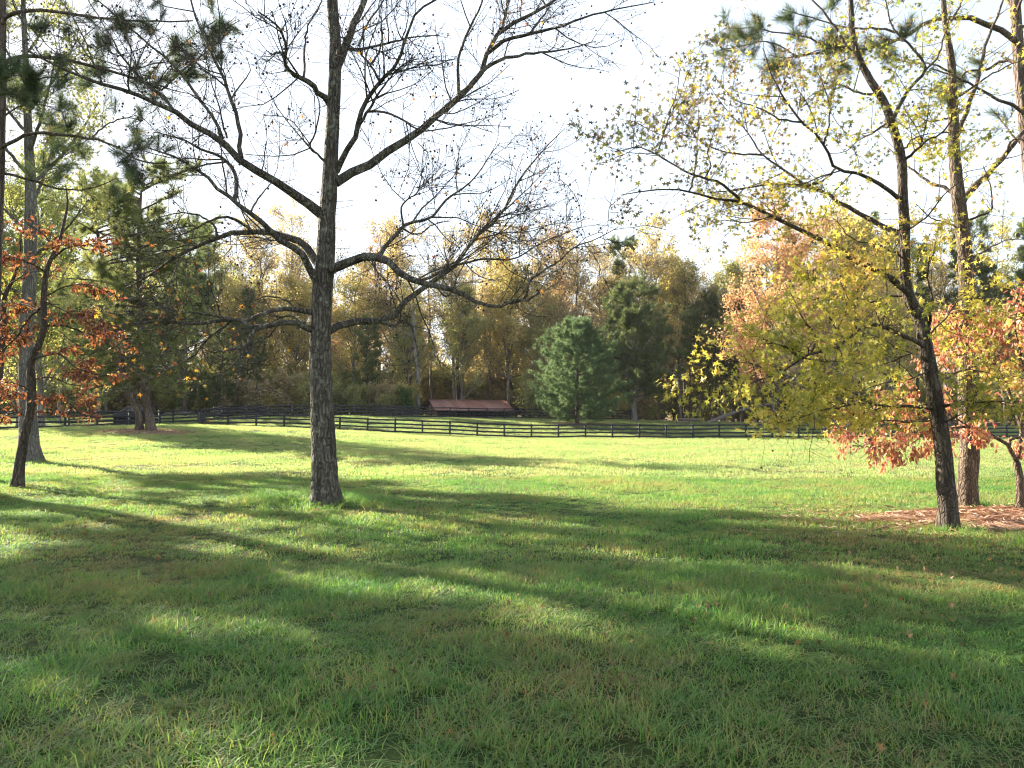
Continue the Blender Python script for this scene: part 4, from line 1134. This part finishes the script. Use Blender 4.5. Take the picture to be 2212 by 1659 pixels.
# ------------------------------------------------------------------ the wood
def build_wood():
    tan = [make_decid(23, LEAF_TAN, 7, .2), make_decid(25, LEAF_TAN, 5, .25, .9)]
    yel = [make_decid(23, LEAF_YEL, 8, .2), make_decid(20, LEAF_YEL, 9, .2, 1.1)]
    oli = [make_decid(22, LEAF_OLIVE, 9, .15, 1.0), make_decid(19, LEAF_OLIVE, 10, .1, 1.2)]
    rust = [make_decid(21, LEAF_RUST, 5, .35, .9)]
    yg = [make_decid(20, LEAF_YG, 7, .12, 1.0)]
    bare = [make_decid(24, LEAF_TAN, 1.2, .4, .8, limbs=26)]
    pink = [make_decid(22, LEAF_PINK, 9, .12, 1.15)]
    pin = [make_pine(24, .5), make_pine(22, .35, spread=1.1), make_pine(12, .10, .14, 1.3, size=(.35, .55))]
    kinds = {
        'tan': (tan, 'forest_tree', 'tall tan-leaved hardwood', 'tan hardwoods'),
        'yel': (yel, 'forest_tree', 'golden yellow-leaved hardwood', 'yellow hardwoods'),
        'oli': (oli, 'forest_tree', 'dense olive-leaved hardwood', 'olive hardwoods'),
        'yg': (yg, 'forest_tree', 'fresh yellow-green tree', 'yellow-green trees'),
        'rust': (rust, 'forest_tree', 'thin rust-brown hardwood', 'rust hardwoods'),
        'bare': (bare, 'forest_tree', 'nearly leafless pale hardwood', 'bare hardwoods'),
        'pink': (pink, 'maple_tree', 'orange-pink maple at the wood edge', 'orange-pink maples'),
        'pin': (pin[:2], 'pine_tree', 'tall dark pine', 'tall pines'),
        'yp': (pin[2:], 'pine_tree', 'young bushy pine branched to the ground', 'young pines at the wood edge'),
    }
    cnt = {}
    def where(px, Y):
        deep = 'deep in the wood ' if Y > 127 else ''
        for lim, t in ((60, 'beyond the curving left fence'), (430, 'beyond the twin-trunked pine'), (680, 'behind the far fence gap'), (880, 'behind the far fence left of the shed'), (1140, 'behind the red-roofed shed'),
                       (1420, 'behind the white pine'), (1640, 'behind the timber jump and fallen trunk'), (2000, 'behind the leaning sweetgum')):
            if px < lim: return deep + t
        return deep + 'behind the straw bed trees'
    def put(kind, px, Y, top=None, s=None):
        protos, nm, lab, grp = kinds[kind]
        i = cnt.get(kind, 0); cnt[kind] = i + 1
        pr = protos[i % len(protos)]
        p = ground_px(px, Y)
        h = max(v.co.z for v in pr[0][1].vertices) if False else {'tan': (23, 25), 'yel': (23, 20), 'oli': (22, 19), 'rust': (21,), 'yg': (20,), 'bare': (24,), 'pink': (22,), 'pin': (24, 22), 'yp': (12,)}[kind][i % len(protos)]
        if top is not None:
            want = (PT(px, top, Y)[2] - p[2]) * 1.04
            z = want / (h * 1.06)
        else:
            z = s or U(.85, 1.1)
        lab = lab + ' ' + where(px, Y); grp = grp + ' ' + where(px, Y)
        place_copy(pr, nm, lab, p, U(0, 6.28), (min(max(z, .55), 1.15) * U(.92, 1.08), z), grp)
    # edge of the wood, surveyed by column, distance and height of the crown in the photograph
    for row in [('oli', -150, 112, 480), ('pin', -70, 120, 420), ('oli', 20, 118, 540), ('yel', 110, 122, 520), ('oli', 190, 118, 560), ('yg', 95, 62, 350), ('yg', -70, 60, 360), ('oli', 40, 74, 600), ('yel', 130, 80, 610), ('oli', 215, 84, 590), ('pin', 400, 92, 500), ('yel', 60, 104, 600), ('oli', 150, 102, 620), ('yel', 230, 106, 600), ('oli', 300, 110, 560), ('pin', 330, 122, 500), ('yp', 395, 100, 690), ('pin', 415, 118, 470), ('oli', 470, 116, 560),
                ('yp', 470, 103, 700), ('tan', 560, 120, 500), ('yel', 520, 112, 585), ('yp', 530, 108, 640), ('tan', 620, 124, 452), ('yel', 640, 114, 600), ('bare', 700, 118, 470), ('yel', 760, 112, 575), ('yp', 790, 108, 690),
                ('rust', 820, 122, 500), ('tan', 860, 116, 500), ('oli', 880, 110, 640), ('bare', 930, 120, 500), ('tan', 985, 114, 505), ('oli', 1000, 111, 640), ('tan', 1060, 120, 490), ('yel', 1100, 114, 560), ('tan', 1150, 118, 500),
                ('oli', 1170, 112, 640), ('rust', 1210, 122, 505), ('tan', 1250, 116, 540), ('pin', 1340, 120, 512), ('tan', 1300, 118, 545), ('yel', 1420, 122, 505), ('tan', 1395, 114, 545), ('yel', 1470, 114, 555), ('tan', 1510, 120, 575),
                ('oli', 1560, 118, 590), ('yel', 1600, 120, 545), ('pin', 1660, 112, 560), ('pink', 1672, 90, 478), ('pink', 1760, 94, 500), ('yel', 1850, 92, 470), ('tan', 1800, 84, 600), ('yel', 1930, 86, 560), ('tan', 1720, 82, 640), ('pin', 1600, 108, 700), ('pin', 1545, 106, 690), ('pin', 1490, 108, 670), ('tan', 1830, 108, 470), ('pin', 1860, 114, 480),
                ('yel', 1920, 104, 500), ('pin', 1980, 108, 520), ('tan', 2050, 110, 500), ('pin', 2110, 106, 480), ('oli', 2170, 108, 520), ('pin', 2240, 104, 470), ('tan', 2310, 110, 500), ('pin', 2400, 106, 480), ('oli', 2480, 110, 500)]:
        put(*row)
    # depth of the wood behind the edge
    for Y, n in ((132, 26), (148, 26), (168, 26)):
        for k in range(n):
            px = -160 + 2600 * (k + U(.1, .9)) / n
            if px < 420: kk = rng.choice(['pin', 'oli', 'yel', 'bare'])
            elif px < 1400: kk = rng.choice(['tan', 'tan', 'yel', 'oli', 'rust', 'bare'])
            else: kk = rng.choice(['pin', 'pin', 'tan', 'oli'])
            put(kk, px, Y + U(-5, 5), s=U(.98, 1.2))
    # dark pine stand behind the paddock on the right
    for k in range(16):
        put('pin', 1400 + 26 * k + U(-9, 9), 112 + U(0, 22), s=U(.75, .95))
    # shrubs along the edge
    bushes = {'olive': (make_bush(5, 6, LEAF_OLIVE), 'olive-brown thicket shrub', 'olive shrubs'),
              'tan': (make_bush(4.5, 5.5, LEAF_TAN), 'tan-leaved shrub', 'tan shrubs at the wood edge'),
              'gold': (make_bush(4.5, 5, LEAF_YEL), 'golden-leaved shrub', 'golden shrubs at the wood edge')}
    def bush(kind, px, Y, s):
        pr, lab, grp = bushes[kind]
        lab = lab + ' ' + where(px, Y); grp = grp + ' ' + where(px, Y)
        r = place_copy(pr, 'shrub', lab, ground_px(px, Y), U(0, 6.28), (s * U(.9, 1.2), s), grp)
        r['category'] = 'shrub'
    for k in range(30):
        px = 180 + 1250 * (k + U(.1, .9)) / 30
        kk = 'gold' if 900 < px < 1040 and U() < .7 else rng.choice(['olive', 'olive', 'tan'])
        bush(kk, px, (117 if 880 < px < 1140 else 107) + U(0, 7), U(.8, 1.5))
    for k in range(34):
        px = 440 + 960 * (k + U(.1, .9)) / 34
        if not 880 < px < 1160: bush(rng.choice(['olive', 'olive', 'tan', 'gold']), px, 103.5 + U(0, 4), U(.6, 1.2))
    for k in range(14):
        bush(rng.choice(['olive', 'tan']), -160 + 340 * (k + U()) / 14, 96 + U(0, 10), U(.8, 1.3))
    for k in range(24):
        bush('olive', 1430 + 1000 * (k + U()) / 24, 128 + U(0, 14), U(1.2, 2.0))
    for k in range(44):
        bush(rng.choice(['olive', 'olive', 'tan']), 150 + 1330 * (k + U()) / 44, 122 + U(0, 8), U(1.0, 1.9))
    for k in range(50):
        bush(rng.choice(['olive', 'olive', 'tan']), -220 + 2700 * (k + U()) / 40, 145 + U(0, 25), U(2.0, 3.0))
    for k in range(16):
        bush(rng.choice(['olive', 'gold']), -240 + 560 * (k + U()) / 16, 108 + U(0, 14), U(1.2, 2.0))
    b = place_copy(make_bush(4.2, 3.6, LEAF_BUSH, .18, 3200), 'shrub', 'fresh green bush beside the pale trunk left of the red-roofed shed', ground_px(882, 101), 0, (1, 1), None)
    b['category'] = 'shrub'
    # single pale trunks that stand out against the wood
    pale = make_decid(22, LEAF_TAN, 2.0, .45, .8, bark=BARK_PALE, limbs=20, r0=.34)
    place_copy(pale, 'forest_tree', 'pale grey bare trunk rising behind the left end of the shed', ground_px(904, 108), .5, (1, .95), None)
    dark = make_decid(20, LEAF_YEL, 5, .4, .9, bark=BARK_FARPINE, limbs=20, r0=.42)
    place_copy(dark, 'forest_tree', 'dark leaning trunk rising behind the middle of the shed roof', ground_px(990, 116), 1.5, (1, .95), None)
build_wood()

# tall pines left of the picture, whose crowns shade the near lawn
def shade_pines():
    pr = [make_pine(22, .5, .26, 1.0, NEEDLE_PINE, (.4, .62), 7, 44, BARK_PINE), make_pine(20, .45, .24, 1.0, NEEDLE_PINE, (.4, .62), 7, 44, BARK_PINE)]
    for i, (x, y, sc, lab) in enumerate([(-28.5, 35.2, 1.0, 'tall pine left of the lawn nearest the curving fence'), (-19.5, 19.5, .92, 'tall pine left of the lawn level with the bare sweetgum'), (-23, 25.5, 1.05, 'tall pine standing left of the nearest lawn'), (-26.5, 22.3, 1.0, 'tall pine farthest left of the nearest lawn')]):
        place_copy(pr[i % 2], 'pine_tree', lab, (x, y, float(H(x, y))), U(0, 6.28), (sc * (.9, 1.25, 1.1, 1.3)[i], sc), 'pines left of the lawn')
shade_pines()

# ------------------------------------------------------------------ fences
def fence(label, pts, spacing=2.44, h=1.28, boards=4, end_h=None, group=None):
    """pts: list of (px, distance); each post and board is its own part"""
    W = [ground_px(px, Y)[:2] for px, Y in pts]
    W = np.array(W); seg = np.linalg.norm(np.diff(W, axis=0), axis=1); cum = np.concatenate([[0], np.cumsum(seg)])
    n = int(round(cum[-1] / spacing)); q = np.linspace(0, cum[-1], n + 1)
    X, Y = np.interp(q, cum, W[:, 0]), np.interp(q, cum, W[:, 1])
    Z = H(X, Y)
    root = thing('board_fence', label, 'fence', (X[0], Y[0], Z[0]), group=group)
    O = np.array([X[0], Y[0], Z[0]])
    posts = [box_mesh('post', -.075, .075, -.06, .06, -.35, h + e_) for e_ in (.05, .08, .03)]
    for me in posts: me.materials.append(FENCE)
    for i in range(n + 1):
        o = link('post', posts[i % 3], None, root, np.array([X[i], Y[i], Z[i]]) - O)
        j = min(i, n - 1)
        o.rotation_euler = (U(-.02, .02), U(-.02, .02), math.atan2(Y[j + 1] - Y[j], X[j + 1] - X[j]))
        if end_h and i == 0: o.scale = (1.5, 1.5, end_h)
    bm = [box_mesh('board', 0, 1, -.018, .018, -b, b) for b in (.066, .07, .074)]
    for me in bm: me.materials.append(FENCE)
    for i in range(n):
        a_ = np.array([X[i], Y[i], Z[i]]); b_ = np.array([X[i + 1], Y[i + 1], Z[i + 1]])
        d = b_ - a_; L_ = math.hypot(d[0], d[1]); rz = math.atan2(d[1], d[0])
        nv = np.array([math.sin(rz), -math.cos(rz), 0]) * .079
        for k in range(boards):
            z = .17 + k * (h - .17 - .07) / (boards - 1)
            o = link('board', bm[(i + k) % 3], None, root, a_ - O + nv + np.array([0, 0, z + U(-.012, .012)]))
            o.rotation_euler = (0, -math.atan2(d[2] + U(-.015, .015), L_), rz)
            o.scale = (L_ - .006, 1, 1)
    return root
fence('long black four-board fence crossing the paddock in front of the white pine', [(433, 69), (900, 70), (1500, 71), (2300, 72.5), (2500, 73)], end_h=1.03)
fence('black board fence curving in from the left behind the grey and twin trunks', [(-130, 46), (14, 52), (192, 58), (346, 63)])
fence('farther black board fence running along the wood to the shed and white pine', [(150, 77), (436, 80), (640, 85), (865, 92), (1111, 98), (1362, 101)])
fence('short black fence beyond the gap left of the long fence', [(436, 79.2), (560, 92), (905, 100.5)], group=None)

# ------------------------------------------------------------------ shed, run-in shelter, log, timber jump, brush pile
def corrugated(L_, W_, n=36, amp=.022, t=.006):
    """one sheet: ribs run along y (down the slope)"""
    m = n * 2 + 1
    x = np.linspace(0, L_, m); z = np.where(np.arange(m) % 2 == 0, 0, amp)
    V = []
    for zo in (0, -t):
        for y in (0, W_): V += [(xx, y, zz + zo) for xx, zz in zip(x, z)]
    i = np.arange(m - 1)
    top = np.stack([i, i + 1, i + 1 + m, i + m], 1)
    bot = np.stack([i + 2 * m, i + 3 * m, i + 1 + 3 * m, i + 1 + 2 * m], 1)
    e0 = np.stack([i, i + 2 * m, i + 1 + 2 * m, i + 1], 1); e1 = np.stack([i + m, i + 1 + m, i + 1 + 3 * m, i + 3 * m], 1)
    return mesh_from('roof_sheet', V, [np.concatenate([top, bot, e0, e1])])

def metal_roof_mat():
    m, nt, b = mat('rusty_red_sheet')
    tc = nt.nodes.new('ShaderNodeTexCoord'); oi = nt.nodes.new('ShaderNodeObjectInfo')
    n1 = noise(nt, 1.6, 5, .7, tc.outputs['Object'], (2.0, .5, 1))
    ad = nt.nodes.new('ShaderNodeMath'); ad.operation = 'MULTIPLY_ADD'
    nt.links.new(oi.outputs['Random'], ad.inputs[0]); ad.inputs[1].default_value = .25; nt.links.new(n1.outputs['Fac'], ad.inputs[2])
    r = ramp(nt, [(.35, (.17, .075, .055)), (.6, (.30, .145, .11)), (.9, (.45, .28, .22))])
    nt.links.new(ad.outputs[0], r.inputs[0]); nt.links.new(r.outputs[0], b.inputs['Base Color'])
    b.inputs['Roughness'].default_value = .5; b.inputs['Metallic'].default_value = .15
    return m

def shed():
    base = ground_px(944, 103); L_, W_, eave, rise, over = 10.6, 6.0, 0.95, 1.35, .35
    root = thing('shed', 'low open-fronted shed with rust-red corrugated gable roof behind the back fence', 'shed', base, math.radians(21))
    wall = wood_mat('shed_boards', (.10, .055, .035), (.26, .155, .095), 5, .8, (3, 3, .3))
    dark = wood_mat('shed_dark_wood', (.02, .017, .015), (.06, .05, .042), 5, .8)
    roofm = metal_roof_mat()
    # footing sinks into the slope; x along the ridge, y to the back
    sl = math.atan2(rise, W_ / 2); Ls = (W_ / 2 + over) / math.cos(sl)
    roof = link('roof', box_mesh('roof', -over, L_ + over, W_ / 2 - .12, W_ / 2 + .12, eave + rise + .035, eave + rise + .06), roofm, root)
    ns = 12; sw = (L_ + 2 * over) / ns
    sheet = corrugated(sw - .004, Ls, 3, .05); sheet.materials.append(roofm)
    for side in (0, 1):
        for k in range(ns):
            o = link('roof_sheet', sheet, None, roof)
            if side == 0:
                o.location = (-over + k * sw, -over, eave - over * math.tan(sl) + .01 + .003 * (k % 2)); o.rotation_euler = (sl, 0, 0)
            else:
                o.location = (-over + (k + 1) * sw, W_ + over, eave - over * math.tan(sl) + .01 + .003 * (k % 2)); o.rotation_euler = (sl, 0, math.pi)
    for k in range(6):
        link('rafter', box_mesh('rafter', k * (L_ - .1) / 5, k * (L_ - .1) / 5 + .1, .02, W_ - .02, eave - .2, eave - .03), dark, root)
    for k in range(5):
        link('post', box_mesh('post', k * (L_ - .2) / 4, k * (L_ - .2) / 4 + .2, 0, .2, -1.2, eave - .03), dark, root)
    # left gable of upright boards, rear wall, half of the right end
    nb = 20; bw = W_ / nb
    for k in range(nb):
        y0, y1 = k * bw, (k + 1) * bw - .012
        yc = (y0 + y1) / 2; top = eave + rise * (1 - abs(yc - W_ / 2) / (W_ / 2)) - .06
        link('wall_board', box_mesh('wall_board', -.03 - .006 * (k % 2), -.002, y0, y1, -1.2, top), wall, root)
        link('wall_board', box_mesh('wall_board', L_ + .002, L_ + .03 + .006 * (k % 2), y0, y1, -1.2, top), wall, root)
    nb = 40; bw = L_ / nb
    for k in range(nb):
        link('wall_board', box_mesh('wall_board', k * bw, (k + 1) * bw - .012, W_ + .002, W_ + .03 + .006 * (k % 2), -1.2, eave - .06), dark, root)
    for s in (0, 1):
        V, f = box(-over - .04, -over - .005, 0, Ls + .02, -.16, .02)
        me = mesh_from('barge_board', V, [np.array(f)])
        o = link('barge_board', me, dark, root)
        o.location = (0, -over if s == 0 else W_ + over, eave - over * math.tan(sl)); o.rotation_euler = (sl, 0, 0)
        if s: o.rotation_euler = (math.pi - sl, 0, 0)
shed()

def run_in():
    base = ground_px(246, 73)
    root = thing('run_in_shelter', 'small dark lean-to shelter behind the twin-trunked pine', 'shelter', base, math.radians(-6))
    dark = wood_mat('shelter_dark_boards', (.018, .018, .02), (.045, .045, .05), 5, .97, spec=.05)
    V, f = box(-.3, 2.7, -.4, 3.0, 0, .05); me = mesh_from('roof', V, [np.array(f)])
    o = link('roof', me, dark, root, (0, 0, 1.35)); o.rotation_euler = (math.radians(20), 0, 0)
    for k in range(9):
        link('wall_board', box_mesh('wall_board', k * .27, k * .27 + .258, .0, .03, -.3, 1.42), dark, root)
    for x in (0, 2.39):
        for k in range(9):
            link('wall_board', box_mesh('wall_board', x, x + .03, .04 + k * .27, .04 + k * .27 + .258, -.3, 1.42 + (k + .4) * .27 * math.tan(math.radians(20)) - .02), dark, root)
run_in()

def leaning_log():
    a_ = ground_px(1528, 96); b_ = PT(1668, 872, 103)
    P = np.array([a_ + (b_ - a_) * t + np.array([0, 0, .35 * math.sin(t * 3.1)]) for t in np.linspace(-.03, 1.12, 12)]) - a_
    R = np.linspace(.26, .12, 12)
    V, f = tubes([(P[None], R[None], 9, .04)])
    root = thing('fallen_tree', 'grey fallen tree trunk leaning out of the dark pines onto the grass', 'log', a_)
    link('trunk', mesh_from('trunk', V, f, smooth=True), BARK_PALE, root)
    s = spawn(P[None], R[None], 1.2, .45, 1, (35, 70), (.6, 1.8), 5, .16, (0, 0, -.02), .02)
    for i in range(min(6, len(s[0]))):
        V, f = tubes([(s[0][i:i + 1], s[1][i:i + 1], 4, 0)])
        link('branch', mesh_from('branch', V, f), BARK_PALE, root)
leaning_log()

def jump():
    p0 = ground_px(1456, 90); p1 = ground_px(1520, 90)
    root = thing('timber_jump', 'low brown timber jump at the paddock crest in front of the dark pines', 'horse jump', p0, math.atan2(p1[1] - p0[1], p1[0] - p0[0]))
    m = wood_mat('jump_timber', (.10, .075, .055), (.24, .19, .15), 4, .8)
    L_ = np.linalg.norm(p1 - p0)
    link('beam', box_mesh('beam', 0, L_, -.12, .12, .30, .62), m, root)
    link('plank', box_mesh('plank', .1, L_ * .48, -.135, -.122, .12, .28), m, root)
    for x in (.15, L_ * .5, L_ - .3):
        link('leg', box_mesh('leg', x, x + .16, -.09, .09, -.2, .297), m, root)
jump()

def brush_pile(px, Y, n, w_, label):
    base = ground_px(px, Y)
    root = thing('brush_pile', label, 'brush pile', base)
    for k in range(n):
        th = U(-.5, .5) + (math.pi if U() < .5 else 0)
        le = U(1.0, 2.6); d = np.array([math.cos(th), math.sin(th), U(-.05, .35)])
        st = np.array([U(-w_, w_), U(-.6, .6), U(.02, .5)])
        P = st + d * np.linspace(-.5, .5, 6)[:, None] * le + np.cumsum(rng.normal(size=(6, 3)) * .06, 0)
        P[:, 2] = np.maximum(P[:, 2], .02)
        V, f = tubes([(P[None], np.linspace(.05, .02, 6)[None], 5, 0)])
        link('stick', mesh_from('stick', V, f, smooth=True), BARK_PALE, root)
brush_pile(395, 86, 16, 2.0, 'pale bare brush pile seen through the gap in the fences')
brush_pile(1320, 106, 12, 2.2, 'pale brush pile behind the fence right of the white pine')

# ------------------------------------------------------------------ straw bed, litter, stone, sticks, fallen leaves
def straw_mat(name, c0, c1, c2):
    m, nt, b = mat(name)
    geo = nt.nodes.new('ShaderNodeNewGeometry')
    n1 = noise(nt, 9, 6, .75, geo.outputs['Position'])
    r = ramp(nt, [(.3, c0), (.5, c1), (.7, c2)])
    nt.links.new(n1.outputs['Fac'], r.inputs[0]); nt.links.new(r.outputs[0], b.inputs['Base Color'])
    b.inputs['Roughness'].default_value = .9
    bp = nt.nodes.new('ShaderNodeBump'); bp.inputs['Strength'].default_value = .8; bp.inputs['Distance'].default_value = .05
    nt.links.new(n1.outputs['Fac'], bp.inputs['Height']); nt.links.new(bp.outputs[0], b.inputs['Normal'])
    return m
STRAW = straw_mat('pine_straw', (.09, .05, .032), (.19, .11, .07), (.30, .19, .13))
LITTER = leaf_mat('straw_litter', [(0, (.14, .065, .04)), (.5, (.30, .155, .095)), (.85, (.42, .26, .17)), (1, (.52, .42, .32))], .15)

def bed_mesh(cx, cy, rx, ry, hgt, rings=10, seg=56):
    V = [(cx, cy, float(H(cx, cy)) + hgt)]
    for r_ in range(1, rings + 1):
        for s in range(seg):
            th = 2 * math.pi * s / seg; q = r_ / rings
            wob = 1 + .10 * math.sin(3 * th + 1) + .06 * math.sin(7 * th) + .04 * math.sin(13 * th + 2)
            x, y = cx + rx * q * wob * math.cos(th), cy + ry * q * wob * math.sin(th)
            V.append((x, y, float(H(x, y)) + hgt * (1 - q ** 2) + (.004 if r_ < rings else -.02)))
    tri = [(0, 1 + s, 1 + (s + 1) % seg) for s in range(seg)]
    q = [(1 + r_ * seg + s, 1 + (r_ + 1) * seg + s, 1 + (r_ + 1) * seg + (s + 1) % seg, 1 + r_ * seg + (s + 1) % seg) for r_ in range(rings - 1) for s in range(seg)]
    return mesh_from('straw_bed', np.array(V), [np.array(tri), np.array(q)], smooth=True)

def litter(cx, cy, rx, ry, n, size, hgt, name='straw_litter', label='', tmpl=None):
    th, q = U(0, 6.283, n), np.sqrt(U(0, 1.0, n)) * (1 + .28 * np.abs(rng.normal(size=n)) * (rng.random(n) < .45))
    x, y = cx + rx * q * np.cos(th), cy + ry * q * np.sin(th)
    z = H(x, y) + np.maximum(hgt * (1 - np.minimum(q, 1) ** 2), 0) + U(.005, .03, n)
    strip = ([(-.05, 0, 0), (.05, 0, 0), (.05, .03, .5), (-.05, .03, .5), (.03, 0, 1), (-.03, 0, 1)], [np.array([(0, 1, 2, 3), (3, 2, 4, 5)])])
    d = np.stack([np.cos(th * 7), np.sin(th * 7), U(-.1, .3, n)], 1)
    o = link(name, leaf_mesh(name, tmpl or strip, np.stack([x, y, z], 1), d, U(size[0], size[1], n)), LITTER)
    tag(o, label, 'litter', kind='stuff')

o = link('straw_bed', bed_mesh(BED_C[0], BED_C[1], BED_R[0], BED_R[1], .12), STRAW); o['kind'] = 'structure'
litter(BED_C[0], BED_C[1], BED_R[0], BED_R[1], 12000, (.05, .17), .12, label='reddish pine straw and dead leaves strewn over the bed under the right trees')
c = ground_at(316, 933)
o = link('straw_ring', bed_mesh(c[0], c[1], 2.2, 1.8, .10), STRAW); o['kind'] = 'structure'
litter(c[0], c[1], 3.2, 2.3, 1500, (.1, .25), .10, label='brown needles spread around the twin-trunked pine')
c = ground_px(1247, 84)
o = link('straw_ring', bed_mesh(c[0], c[1], 3.6, 2.4, .08), STRAW); o['kind'] = 'structure'

def stone(px, py, s, label):
    p = ground_at(px, py)
    V, f = ICO
    V = V * np.array([s, s * .7, s * .5]) * (1 + U(-.18, .18, (12, 1)))
    # one subdivision for a rounder broken shape
    me = mesh_from('stone', V, [np.array(f)])
    m, nt, b = mat('pale_stone'); n1 = noise(nt, 20, 5, .6)
    r = ramp(nt, [(.3, (.30, .28, .25)), (.7, (.55, .53, .49))]); nt.links.new(n1.outputs['Fac'], r.inputs[0]); nt.links.new(r.outputs[0], b.inputs['Base Color']); b.inputs['Roughness'].default_value = .9
    o = link('stone', me, m, None, p + np.array([0, 0, s * .30 + .05]))
    tag(o, label, 'stone')
stone(2112, 1126, .11, 'pale grey stone lying on the red straw bed')

def stick(pts, r_, label):
    P = np.array([ground_at(*q) + np.array([0, 0, .075]) for q in pts]); b = P[0].copy()
    V, f = tubes([(P[None] - b, np.linspace(r_, r_ * .5, len(P))[None], 6, .05)])
    m = BARK_PALE
    o = link('stick', mesh_from('stick', V, f, smooth=True), m, None, b)
    tag(o, label, 'stick')
stick([(2098, 1117), (2120, 1113), (2145, 1115), (2172, 1118)], .025, 'bleached stick lying on the straw behind the pale stone')
stick([(2070, 1124), (2085, 1121), (2102, 1122)], .022, 'short bleached stick between the dark trunk and the pale stone')

def lawn_leaves():
    n = 900
    x, y = wedge(2.5, 24, 3.6, .72, .5); k = rng.permutation(len(x))[:n]; x, y = x[k], y[k]
    for cx, cy, sg, m_ in ((6.5, 11, 2.2, 900), (-3.4, 14.5, 1.6, 350), (-11, 17, 2.5, 600), (-5.5, 9.5, 1.4, 160), (1.5, 6.5, 1.0, 90), (4.6, 8.6, 1.2, 160)):
        x = np.concatenate([x, cx + rng.normal(size=m_) * sg]); y = np.concatenate([y, cy + rng.normal(size=m_) * sg * .7])
    z = H(x, y) + U(.025, .06, len(x))
    d = np.stack([rng.normal(size=len(x)), rng.normal(size=len(x)), U(-.3, .3, len(x))], 1)
    o = link('fallen_leaves', leaf_mesh('fallen_leaves', STAR, np.stack([x, y, z], 1), d, U(.03, .07, len(x))), LEAF_LITTER)
    tag(o, 'scattered brown and orange fallen leaves lying in the lawn', 'leaves', kind='stuff')
lawn_leaves()

# ------------------------------------------------------------------ air
def haze():
    me = box_mesh('haze', -960, 960, -960, 1460, -1.6, 48)
    m = bpy.data.materials.new('haze_air'); m.use_nodes = True
    nt = m.node_tree; nt.nodes.remove(nt.nodes['Principled BSDF'])
    v = nt.nodes.new('ShaderNodeVolumePrincipled')
    v.inputs['Color'].default_value = (.93, .95, 1, 1); v.inputs['Density'].default_value = 0.00012
    v.inputs['Anisotropy'].default_value = 0.35
    nt.links.new(v.outputs[0], nt.nodes['Material Output'].inputs['Volume'])
    o = link('haze', me, m); o['kind'] = 'stuff'
    tag(o, 'thin pale autumn haze over the whole field', 'haze')
haze()
